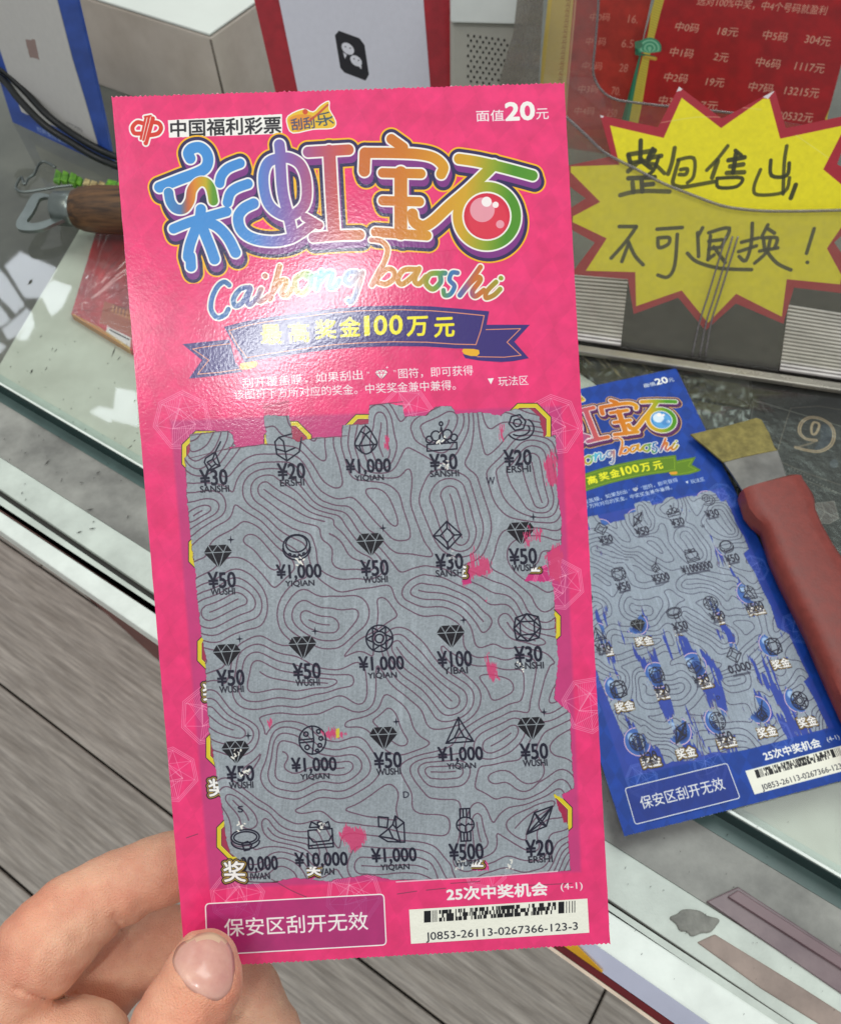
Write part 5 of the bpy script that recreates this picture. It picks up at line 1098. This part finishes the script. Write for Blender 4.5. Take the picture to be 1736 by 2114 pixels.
# ------------------------------------------------------------------ acrylic holder, star sign
m_ac = glass_mat("acrylic", (.93, .93, .92), 1.49, .02, haze=.07, hazecol=(.6, .56, .54), boost=1.0)
m_ac2 = glass_mat("acrylic_front", (.93, .93, .90), 1.49, .03, haze=.05, hazecol=(.75, .72, .58), boost=.4)
m_ace = glass_mat("acrylic_rim", (.75, .73, .72), 1.49, .1, haze=.5, hazecol=(.27, .25, .25), boost=1.0)
FP = lean_plane((1196, 708), (1736, 789), 30)
hold = thing("acrylic_holder", on_z(1450, 720, 0), "clear acrylic box with a scooped front holding the yellow star sign", "display box")
curve = spline(R3([(-60, 610), (70, 720), (180, 820), (300, 930), (500, 1035), (640, 1110), (800, 1175)]) + R4([(1000, 232), (1150, 258), (1300, 268), (1500, 268), (1736, 262), (1900, 255)]), 5)
fpl = [tuple(p) for p in curve] + [(1800, 798), (1196, 708), (1090, 693)]
sheet("front_wall", FP, fpl, m_ac2, hold, .0022, 0)
tube("front_rim", FP.pos(FP.uv(curve), .0003), .0008, m_ace, hold, 8)
BP = lean_plane((1200, 560), (1736, 620), 14)
bcurve = spline(R3([(262, -120), (255, 60), (240, 250), (225, 420), (250, 510), (300, 570), (360, 602), (440, 618), (670, 645), (900, 668), (1100, 690)]), 5)
tube("back_rim", BP.pos(BP.uv(bcurve)), .0007, m_ace, hold, 8)
sheet("back_wall", BP, [tuple(p) for p in bcurve] + [(1800, 285), (1800, 300), (1500, 300), (1200, 420), (1120, 400), (1118, 200), (1150, -100)], m_ac, hold, .002, 0)
# left side column seen edge on
sheet("side_wall", lean_plane((1040, 330), (1125, 330), 6), [(1072, -40), (1060, 70), (1045, 120), (1030, 175), (1025, 240), (1108, 240), (1116, 100), (1124, -40)], glass_mat("acrylic_side", (.62, .60, .56), 1.49, .05, haze=.35, hazecol=(.42, .39, .35)), hold, .003, 0)
m_rail = mat("rail_metal", (150, 144, 134), .25, metal=.6, vary=.1, vscale=30)
slab("bottom_rail", [(1090, 697), (1196, 710), (1736, 789), (1860, 808), (1860, 824), (1736, 805), (1196, 725), (1090, 711)], .0003, .0035, m_rail, hold, .0008)
slab("bottom_plate", [(1100, 560), (1800, 600), (1850, 802), (1196, 706), (1090, 690)], .0003, .0022, glass_mat("acrylic_base", (.50, .48, .46), 1.49, .08, haze=.25, hazecol=(.10, .095, .09), boost=.5), hold)
for x0, x1, x2 in ((1498, 1444, 1428), (1512, 1458, 1444), (1523, 1468, 1456)):
    pp = spline([(x0, 487), (x1 + 20, 600), (x1, 663), (x2, 734)], 4); tube("joint_rod", FP.pos(FP.uv(pp), .0006), .00055, m_ace, hold, 6)
m_rib = mat("rib_light", (206, 200, 196), .4, vary=.1, vscale=60); m_ribb = mat("rib_valley_shade", (74, 70, 68), .6)  # shade between the ribs is put into the dark colour behind them
def ribbed(quad, label):
    t = thing("ribbed_pad", on_z(*quad[3], .0026), label, "ribbed pad", "grey ribbed pads in the acrylic box")
    slab("shaded_backing", quad, .0024, .0034, m_ribb, t)
    a_, b_, c_, d_ = [np.array(p, float) for p in quad]; n = 18
    for i in range(n):
        f0, f1 = (i + .12) / n, (i + .62) / n
        slab("rib", [a_ + (d_ - a_) * f0, b_ + (c_ - b_) * f0, b_ + (c_ - b_) * f1, a_ + (d_ - a_) * f1], .0034, .0046, m_rib, t)
ribbed([(1160, 562), (1297, 572), (1281, 714), (1160, 697)], "grey ribbed pad under the left point of the yellow star")
ribbed([(1628, 628), (1780, 652), (1790, 790), (1610, 764)], "grey ribbed pad under the right points of the yellow star")
SP = Plane(FP.O - FP.n * .0035, FP.ex, FP.ey)
star = [(1239, 237), (1358, 262), (1402, 178), (1490, 244), (1600, 186), (1622, 264), (1765, 234), (1728, 338), (1830, 400), (1722, 500), (1800, 612), (1639, 593), (1617, 668), (1519, 626), (1456, 682), (1400, 614), (1308, 648), (1296, 576), (1178, 566), (1228, 500), (1140, 452), (1209, 409), (1130, 350), (1262, 322)]
cvs = canvas_for(SP, star, 6500, (176, 34, 50)); D = cvs.dgrid(); X, Y = D[..., 0], D[..., 1]
inner = R3([(328, 762), (655, 838), (765, 593), (1005, 778), (1262, 598), (1300, 600), (1365, 843), (1736, 765), (1745, 800), (1628, 1030)]) + [(1775, 412)] + R4([(1650, 495), (1740, 660), (1730, 715), (1405, 683), (1375, 912), (1097, 772), (925, 950), (765, 752), (487, 848), (482, 640), (180, 632), (308, 434), (100, 335), (102, 300), (268, 212), (88, 30), (90, -5), (385, -15)])
cvs.poly(inner, (244, 230, 26)); cvs.a *= (.965 + .07 * fbm(X / 9, Y / 9, 5, 4))[..., None].astype(np.float32)
ink = (48, 50, 26)
for pl in ([(440, 940), (600, 915)], [(515, 855), (512, 985)], [(452, 990), (560, 975)], [(440, 945), (452, 992)], [(600, 918), (565, 975)], [(520, 970), (438, 1042)], [(530, 985), (575, 1020)], [(588, 905), (560, 960)], [(570, 960), (640, 948)], [(560, 1000), (600, 1000), (660, 1055)], [(625, 955), (590, 1040), (530, 1080)],
           [(440, 1085), (600, 1078)], [(520, 1085), (525, 1165)], [(530, 1125), (590, 1120)], [(465, 1110), (470, 1170)], [(390, 1188), (470, 1168), (560, 1162), (690, 1166)],
           [(722, 900), (705, 990), (682, 1058)], [(742, 972), (838, 962), (838, 1070), (800, 1112)], [(758, 1032), (798, 1028), (790, 1060), (750, 1062)], [(745, 980), (722, 1060), (712, 1118), (765, 1138), (850, 1126), (960, 1106)],
           [(1045, 888), (985, 965), (918, 1035)], [(985, 980), (950, 1080)], [(1092, 915), (1128, 945)], [(1050, 975), (1148, 957)], [(1060, 1012), (1140, 1000)], [(1040, 1052), (1145, 1048)], [(1095, 935), (1078, 1050)], [(980, 1085), (990, 1140), (1100, 1135), (1130, 1082), (980, 1085)],
           [(1405, 888), (1390, 990), (1383, 1180)], [(1308, 975), (1312, 1068), (1405, 1068), (1420, 992)], [(1245, 1032), (1205, 1140), (1232, 1186), (1390, 1168), (1422, 1082)], [(1460, 1125), (1430, 1205)]): cvs.stroke(R3(pl), 3.7 + 1.1 * ((len(pl) * 7 + int(pl[0][0])) % 5) / 4, ink, .78 + .12 * (int(pl[0][1]) % 2), smooth=4 if len(pl) > 2 else 0)
for pl in ([(385, 362), (488, 362)], [(488, 365), (420, 460), (335, 555)], [(440, 470), (400, 575)], [(440, 455), (480, 540), (530, 595)], [(615, 378), (768, 368)], [(620, 432), (626, 490), (682, 470), (688, 430), (620, 432)], [(738, 410), (722, 600), (680, 670), (620, 658)],
           [(892, 370), (865, 420)], [(862, 400), (868, 545)], [(930, 400), (1055, 372), (1010, 480)], [(940, 420), (925, 565)], [(930, 452), (1010, 442)], [(930, 500), (1000, 488)], [(925, 562), (962, 535)], [(960, 485), (1030, 582)], [(800, 525), (860, 578), (1000, 617), (1190, 625)],
           [(1195, 342), (1188, 470), (1155, 570), (1115, 545)], [(1130, 458), (1230, 432)], [(1112, 515), (1220, 480)], [(1290, 352), (1250, 430)], [(1290, 375), (1330, 402)], [(1262, 430), (1270, 500)], [(1262, 432), (1345, 432), (1332, 490)], [(1240, 512), (1350, 492)], [(1305, 440), (1280, 520), (1210, 585)], [(1285, 515), (1345, 585), (1430, 627)], [(1572, 375), (1526, 525)], [(1530, 580), (1532, 581)]):
    cvs.stroke(R4(pl), 3.9, ink, .85, smooth=4 if len(pl) > 2 else 0)
for pg in (R3([(725, 560), (725, 535), (755, 520), (780, 530), (755, 552)]), R3([(1228, 552), (1335, 540), (1325, 560), (1290, 602), (1262, 590)]), R3([(262, 715), (262, 692), (300, 690), (285, 715)])): cvs.poly(pg, (232, 224, 224), jag=1)
for l in (R3([(640, 745), (850, 712), (1010, 712)]), R3([(1100, 650), (1250, 665)]), R3([(1460, 820), (1660, 960)])): cvs.stroke(l, .8, (240, 236, 170), .5, smooth=3)
st = poster(cvs, "star_sign", SP, star, "yellow starburst card with red border and hand written marker text", "sign", thick=.0005, rough=.5, coat=.1)

# ------------------------------------------------------------------ cables, crumbs, window seen in the glass
m_cable = mat("black_rubber", (22, 26, 26), .35)
R1 = lambda pts: [(.3307 * x, .3307 * y) for x, y in pts]
def cable(pts, label, zs):
    p2 = spline(R1(pts), 5); n = len(p2); z = np.interp(np.linspace(0, 1, n), np.linspace(0, 1, len(zs)), zs)
    o = tube("power_cable", [on_z(p[0], p[1], zz) for p, zz in zip(p2, z)], .0024, m_cable, None, 10); tag(o, label, "cable")
cable([(-200, 330), (0, 425), (130, 540), (300, 720), (480, 850), (620, 930), (760, 990), (900, 1040)], "upper black power cable hanging across the blue framed sign", [.045, .035, .02, .012, .008])
cable([(-200, 400), (0, 480), (120, 620), (280, 780), (450, 890), (600, 980), (760, 1045), (900, 1085)], "lower black power cable hanging across the blue framed sign", [.042, .032, .017, .008, .005])
m_crumb = mat("scratch_crumbs", (60, 58, 54), .8); rs = np.random.RandomState(12); V = []; F_ = []
cr_ = [(62, 580, 10), (115, 585 + 138, 6), (108, 742 - 22, 5), (390 * .2444, 746 + .2444 * 60, 6)] + [(x * .2444, 746 + y * .2444, s) for x, y, s in ((215, 770, 4), (520, 1000, 5), (830, 935, 6), (690, 1022, 5), (400, 850, 10), (1080, 1310, 5), (780, 1410, 8), (670, 1440, 7), (790, 1352, 3), (185, 1110, 4), (215, 1165, 3), (1100, 720, 8), (1135, 670, 5), (265, 80, 7), (90, 45, 3), (970, 650, 3), (760, 1250, 10))] + [(x * .2444, 287 + y * .2444, s) for x, y, s in ((960, 1795, 14), (1005, 1850, 7), (345, 1665, 5), (150, 1800, 2), (420, 1860, 2), (270, 1965, 7), (88, 1920, 2))]
for x, y, s_ in cr_ + [(rs.uniform(0, 290), rs.uniform(700, 1010), rs.uniform(1, 3)) for _ in range(40)] + [(rs.uniform(1250, 1736), rs.uniform(1650, 2100), rs.uniform(1, 3)) for _ in range(40)]:
    on_glass = y < straight((0, 790), (1736, 1810), x); z = .0003 if on_glass else LZ + .0010
    if not on_glass and y > straight(*l_out, x) - 8: continue
    an = rs.uniform(-1.4, .2) ; d = np.array([math.cos(an), math.sin(an)]); n_ = np.array([-d[1], d[0]]); k = len(V); c = np.array([x, y])
    for q_ in (c - d * s_, c + n_ * (.6 + s_ * .07), c + d * s_ * .9, c - n_ * (.5 + s_ * .05)): V.append(on_z(q_[0], q_[1], z))
    V.append(on_z(x, y, z + .0006)); F_ += [(k, k + 1, k + 4), (k + 1, k + 2, k + 4), (k + 2, k + 3, k + 4), (k + 3, k, k + 4)]
tag(mesh_obj("scratch_crumbs", V, F_, m_crumb), kind="stuff")
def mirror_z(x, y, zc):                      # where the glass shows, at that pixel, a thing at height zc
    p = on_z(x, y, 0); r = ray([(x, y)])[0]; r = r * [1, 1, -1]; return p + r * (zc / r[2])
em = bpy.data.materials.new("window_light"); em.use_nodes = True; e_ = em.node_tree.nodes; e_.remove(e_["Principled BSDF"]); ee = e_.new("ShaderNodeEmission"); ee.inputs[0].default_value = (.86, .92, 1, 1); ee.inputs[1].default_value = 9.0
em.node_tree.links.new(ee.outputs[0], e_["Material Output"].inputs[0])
panes = [L5([(40, 1070), (170, 950), (478, 1085), (345, 1335), (205, 1335)]), L5([(-60, 1040), (70, 1180), (205, 1395), (125, 1465), (-60, 1280)]), L5([(-60, 1330), (85, 1515), (20, 1570), (-60, 1600)]), L5([(18, 1605), (228, 1425), (280, 1480), (150, 1655), (62, 1690)]), L5([(-50, 1690), (48, 1745), (0, 1800), (-50, 1800)]),
         L5([(440, 1185), (605, 1240), (520, 1420), (430, 1490), (350, 1330)]), L5([(150, 1690), (270, 1490), (290, 1560), (230, 1690)]), [(240, 800), (282, 808), (286, 880), (230, 865)], [(205, 838), (236, 845), (228, 872), (186, 850)]]
win_c = mirror_z(60, 640, 1.6)
win = thing("shop_window", win_c, "bright shop window panes mirrored in the counter glass", "window")
for pg in panes:
    t_ = np.array([mirror_z(x, y, 1.6) for x, y in pg]); prism_pts("pane", t_, t_ + [0, 0, .004], em, win)
# ------------------------------------------------------------------ the hand: one signed distance field, meshed with surface nets
def cs(x, y, d): return np.array([(x - CX) / F_PX * d, -(y - CY) / F_PX * d, d], np.float32)
h_ = .0008
gx = np.arange(-.185, -.012, h_, dtype=np.float32); gy = np.arange(-.200, -.062, h_, dtype=np.float32); gz = np.arange(.145, .275, h_, dtype=np.float32)
GX, GY, GZ = np.meshgrid(gx, gy, gz, indexing='ij')
def cone(a, b, r0, r1, X=None):
    X = (GX, GY, GZ) if X is None else X
    d = b - a; l = float(d @ d); t = ((X[0] - a[0]) * d[0] + (X[1] - a[1]) * d[1] + (X[2] - a[2]) * d[2]) / l; t = np.clip(t, 0, 1)
    return np.sqrt((X[0] - a[0] - t * d[0]) ** 2 + (X[1] - a[1] - t * d[1]) ** 2 + (X[2] - a[2] - t * d[2]) ** 2) - (r0 + (r1 - r0) * t)
def smin(a, b, k):
    h = np.clip(.5 + .5 * (b - a) / k, 0, 1); return b * (1 - h) + a * h - k * h * (1 - h)
def chain(pts, k=.003, X=None):
    D = None
    for (a, ra), (b, rb) in zip(pts[:-1], pts[1:]):
        c = cone(a, b, ra, rb, X); D = c if D is None else smin(D, c, k)
    return D
mm = .001
INDEX = [(cs(505, 1745, .2200), 6.6 * mm), (cs(430, 1765, .2215), 7.9 * mm), (cs(330, 1798, .2210), 8.3 * mm), (cs(235, 1838, .2180), 8.7 * mm), (cs(150, 1893, .2130), 9.7 * mm), (cs(92, 1955, .2080), 10.6 * mm), (cs(-20, 2085, .2060), 10.4 * mm), (cs(-190, 2260, .2050), 12 * mm)]
THUMB = [(cs(424, 1990, .1885), 7.0 * mm), (cs(414, 2030, .1860), 8.2 * mm), (cs(365, 2120, .1840), 8.9 * mm), (cs(285, 2260, .1850), 9.6 * mm), (cs(150, 2420, .190), 13 * mm)]
MIDDLE = [(cs(470, 1985, .2150), 7.2 * mm), (cs(508, 2062, .2170), 8.6 * mm), (cs(545, 2150, .2180), 9.2 * mm), (cs(520, 2300, .2200), 9.6 * mm), (cs(300, 2420, .225), 12 * mm)]
RING = [(cs(440, 1930, .2360), 8.0 * mm), (cs(340, 1952, .2360), 9.2 * mm), (cs(250, 1990, .2340), 9.8 * mm), (cs(150, 2120, .232), 11 * mm)]
PALM = [(cs(60, 2165, .2080), 12 * mm), (cs(150, 2200, .2080), 13.5 * mm), (cs(180, 2330, .210), 18 * mm), (cs(-40, 2420, .214), 22 * mm)]
PALM2 = [(cs(-190, 2260, .2080), 14 * mm), (cs(-40, 2420, .214), 22 * mm), (cs(150, 2420, .21), 18 * mm)]
nail_out = spline([(390, 1938), (412, 1928), (440, 1926), (466, 1940), (480, 1964), (485, 1994), (484, 2024), (478, 2048), (460, 2065), (434, 2066), (407, 2054), (382, 2034), (363, 2006), (356, 1985), (362, 1962), (374, 1948)], 4, True)
def poly_sd(P, X, Y):
    D = np.full(X.shape, 1e9, np.float32); ins = np.zeros(X.shape, bool)
    for a, b in zip(P, np.roll(P, -1, 0)):
        d = b - a; l = max(1e-6, d @ d); t = np.clip(((X - a[0]) * d[0] + (Y - a[1]) * d[1]) / l, 0, 1)
        D = np.minimum(D, (X - a[0] - t * d[0]) ** 2 + (Y - a[1] - t * d[1]) ** 2)
        if a[1] != b[1]: c = (Y >= min(a[1], b[1])) & (Y < max(a[1], b[1])); ins ^= c & (X < a[0] + (Y - a[1]) * d[0] / d[1])
    D = np.sqrt(D); return np.where(ins, -D, D)
CREASES = [([(232, 1893), (246, 1915), (262, 1938), (270, 1950)], .0009, 5), ([(244, 1880), (252, 1896), (262, 1905)], .0006, 4), ([(180, 1850), (186, 1872), (200, 1890)], .0002, 5), ([(150, 1812), (160, 1840), (176, 1862)], .00013, 3), ([(168, 1806), (180, 1836), (196, 1860)], .00013, 3), ([(40, 1895), (62, 1930), (92, 1958)], .00012, 3), ([(24, 1912), (48, 1948), (80, 1975)], .00012, 3), ([(300, 2072), (318, 2088), (340, 2098)], .00012, 3), ([(34, 2040), (70, 2054), (119, 2066), (160, 2054)], .0012, 5),
           ([(60, 1890), (78, 1915), (100, 1935)], .00018, 6), ([(325, 1725), (322, 1745), (328, 1760)], .0002, 4), ([(300, 2090), (330, 2100), (365, 2112)], .0003, 5)]
def field(X, Y, Zc):
    q = (X, Y, Zc)
    th = chain(THUMB, .004, q); ix = chain(INDEX, .004, q); md = chain(MIDDLE, .004, q); rg = chain(RING, .004, q)
    pm = smin(chain(PALM, .006, q), chain(PALM2, .006, q), .008)
    px, py = CX + F_PX * X / Zc, CY - F_PX * Y / Zc
    # nail bed: the skin sinks a little under the nail and swells round it
    near = Zc < .186
    box = near & (px > 330) & (px < 510) & (py > 1900) & (py < 2100)
    if box.any():
        sd = poly_sd(nail_out, px[box], py[box])
        th = th.copy(); th[box] += np.where(sd < 0, np.clip(-sd / 6, 0, 1) * .0004, 0) - .00014 * np.exp(-((sd - 5) / 4) ** 2) 
    hand = smin(ix, pm, .004); hand = smin(hand, smin(rg, md, .0012), .0012); hand = smin(hand, th, .0016)
    for pts, dep, wd in CREASES:
        P = spline(pts, 3); x0, y0 = P.min(0) - 4 * wd; x1, y1 = P.max(0) + 4 * wd
        m_ = (px > x0) & (px < x1) & (py > y0) & (py < y1) & (Zc < .235) & (np.abs(hand) < .004)
        if not m_.any(): continue
        dd = np.full(m_.sum(), 1e9)
        for a, b in zip(P[:-1], P[1:]):
            d = b - a; l = max(1e-6, d @ d); t = np.clip(((px[m_] - a[0]) * d[0] + (py[m_] - a[1]) * d[1]) / l, 0, 1)
            dd = np.minimum(dd, np.hypot(px[m_] - a[0] - t * d[0], py[m_] - a[1] - t * d[1]))
        hand[m_] += dep * np.exp(-(dd / wd) ** 2)
    n = (vnoise(px / 26 + 3, py / 26 + Zc * 90, 5) - .5) * .0007
    return hand + n.astype(np.float32)
# subtract a thin slot so that skin never pokes through the card
def card_slot(X, Y, Zc):
    nC = np.array([TP.n @ RGT, TP.n @ UPV, TP.n @ FWD]); o = TP.O - CAM; oC = np.array([o @ RGT, o @ UPV, o @ FWD])
    s = X * nC[0] + Y * nC[1] + Zc * nC[2] - oC @ nC; return s
def surface_nets(F, org, h):
    s = F < 0; nx, ny, nz = F.shape
    c = np.zeros((nx - 1, ny - 1, nz - 1), np.uint8)
    for i in (0, 1):
        for j in (0, 1):
            for k in (0, 1): c += s[i:nx - 1 + i, j:ny - 1 + j, k:nz - 1 + k]
    act = (c > 0) & (c < 8); idx = np.full(act.shape, -1, np.int64); I = np.argwhere(act); idx[act] = np.arange(len(I))
    acc = np.zeros((len(I), 3)); cnt = np.zeros(len(I))
    g = lambda d: F[I[:, 0] + d[0], I[:, 1] + d[1], I[:, 2] + d[2]]
    cor = [(i, j, k) for i in (0, 1) for j in (0, 1) for k in (0, 1)]
    for a in cor:
        for ax in range(3):
            if a[ax]: continue
            b = list(a); b[ax] = 1; fa_, fb = g(a), g(b); m = (fa_ < 0) != (fb < 0); t = np.where(m, fa_ / np.where(m, fa_ - fb, 1), 0)
            p = np.array(a, float)[None].repeat(len(I), 0); p[:, ax] += t; acc[m] += p[m]; cnt[m] += 1
    V = (I + acc / cnt[:, None]) * h + org; Q = []
    for ax in range(3):
        o1, o2 = [(1, 2), (2, 0), (0, 1)][ax]; sl = [slice(1, n - 1) for n in F.shape]; sa = list(sl); sb = list(sl)
        sa[ax] = slice(0, F.shape[ax] - 1); sb[ax] = slice(1, F.shape[ax]); A, B = s[tuple(sa)], s[tuple(sb)]; E = np.argwhere(A != B)
        off = np.array([1, 1, 1]); off[ax] = 0; E = E + off; inside = s[E[:, 0], E[:, 1], E[:, 2]]
        def cell(d1, d2): q = E.copy(); q[:, o1] -= d1; q[:, o2] -= d2; return idx[q[:, 0], q[:, 1], q[:, 2]]
        f = np.stack([cell(0, 0), cell(1, 0), cell(1, 1), cell(0, 1)], 1); f[~inside] = f[~inside][:, ::-1]; Q.append(f[(f >= 0).all(1)])
    return V, np.vstack(Q)
Fd = field(GX, GY, GZ)
sc_ = card_slot(GX, GY, GZ); pX, pY = CX + F_PX * GX / GZ, CY - F_PX * GY / GZ
incard = (pX > 372) & (pY < 2003) & (pY > 1600)
Fd = np.where(incard, np.maximum(Fd, .0004 - np.abs(sc_)), Fd)
Fd[0], Fd[-1], Fd[:, 0], Fd[:, -1], Fd[:, :, 0], Fd[:, :, -1] = (.001,) * 6
V, Q = surface_nets(Fd, np.array([gx[0], gy[0], gz[0]]), h_)
tw = lambda V: CAM + V[:, :1] * RGT + V[:, 1:2] * UPV + V[:, 2:3] * FWD
print("hand verts", len(V))
def skin_mat():
    m = mat("skin", (238, 188, 156), .42, vary=.08, vscale=90, bump=.75, bscale=2200, bdist=.0006, spec=.4, col2=(226, 162, 134), sss=.25)
    nt = m.node_tree; N = nt.nodes; L = nt.links; p = N["Principled BSDF"]; base = p.inputs["Base Color"].links[0].from_socket
    tc = [n for n in N if n.type == 'TEX_COORD'][0]; nz = N.new("ShaderNodeTexNoise"); nz.inputs["Scale"].default_value = 28; nz.inputs["Detail"].default_value = 4
    L.new(tc.outputs["Object"], nz.inputs["Vector"]); r = N.new("ShaderNodeValToRGB"); r.color_ramp.elements[0].position = .42; r.color_ramp.elements[0].color = (1, 1, 1, 1); r.color_ramp.elements[1].position = .68; r.color_ramp.elements[1].color = (1.0, .74, .70, 1)
    L.new(nz.outputs[0], r.inputs[0]); mx = N.new("ShaderNodeMix"); mx.data_type = 'RGBA'; mx.blend_type = 'MULTIPLY'; mx.inputs[0].default_value = 1; L.new(base, mx.inputs[6]); L.new(r.outputs[0], mx.inputs[7])
    L.new(mx.outputs[2], p.inputs["Base Color"])
    return m
m_skin = skin_mat()
Wv = tw(V)
hand = mesh_obj("hand", Wv, [tuple(q) for q in Q], m_skin, None, True)
fix_normals(hand)
smo = hand.modifiers.new("soften", 'SMOOTH'); smo.factor = .5; smo.iterations = 3
tag(hand, "bare hand pinching the pink ticket's lower left corner between thumb and fingers", "hand")
# nail: traced outline dropped onto the thumb, curved plate of its own
cen = nail_out.mean(0); rings = 9; npt = len(nail_out); P2 = [cen]
for i in range(1, rings + 1): P2 += [cen + (p - cen) * i / rings for p in nail_out]
P2 = np.array(P2); t = np.full(len(P2), .165, np.float32)
for _ in range(60):
    X = (P2[:, 0] - CX) / F_PX * t; Y = -(P2[:, 1] - CY) / F_PX * t
    d = chain(THUMB, .004, (X.astype(np.float32), Y.astype(np.float32), t)); t = (t + np.clip(d, -.002, .004) * .7).astype(np.float32)
    t = np.minimum(t, .1875)
rad = np.r_[0, np.repeat(np.arange(1, rings + 1) / rings, npt)]
lift = .00032 - .00036 * rad ** 8; tt = t - lift
Vn = np.stack([(P2[:, 0] - CX) / F_PX * tt, -(P2[:, 1] - CY) / F_PX * tt, tt], -1); Fn = [(0, 1 + (k + 1) % npt, 1 + k) for k in range(npt)]
for i in range(rings - 1):
    for k in range(npt): a_ = 1 + i * npt; Fn.append((a_ + k, a_ + (k + 1) % npt, a_ + npt + (k + 1) % npt, a_ + npt + k))
m_nail = mat("nail", (236, 180, 160), .24, vary=.06, vscale=90, spec=.5, coat=.25, col2=(216, 148, 136), sss=.15); m_tip = mat("nail_tip", (228, 190, 158), .38, vary=.04, spec=.4)
nl = mesh_obj("thumb_nail", tw(Vn), Fn, m_nail, hand, True); fix_normals(nl); nl.data.materials.append(m_tip)
for pz_, f in zip(nl.data.polygons, Fn):
    c = P2[list(f)].mean(0)
    if c[1] < 1944 + .0025 * (c[0] - 425) ** 2 - 2: pz_.material_index = 1
sld = nl.modifiers.new("thickness", 'SOLIDIFY'); sld.thickness = .0004; sld.offset = -1
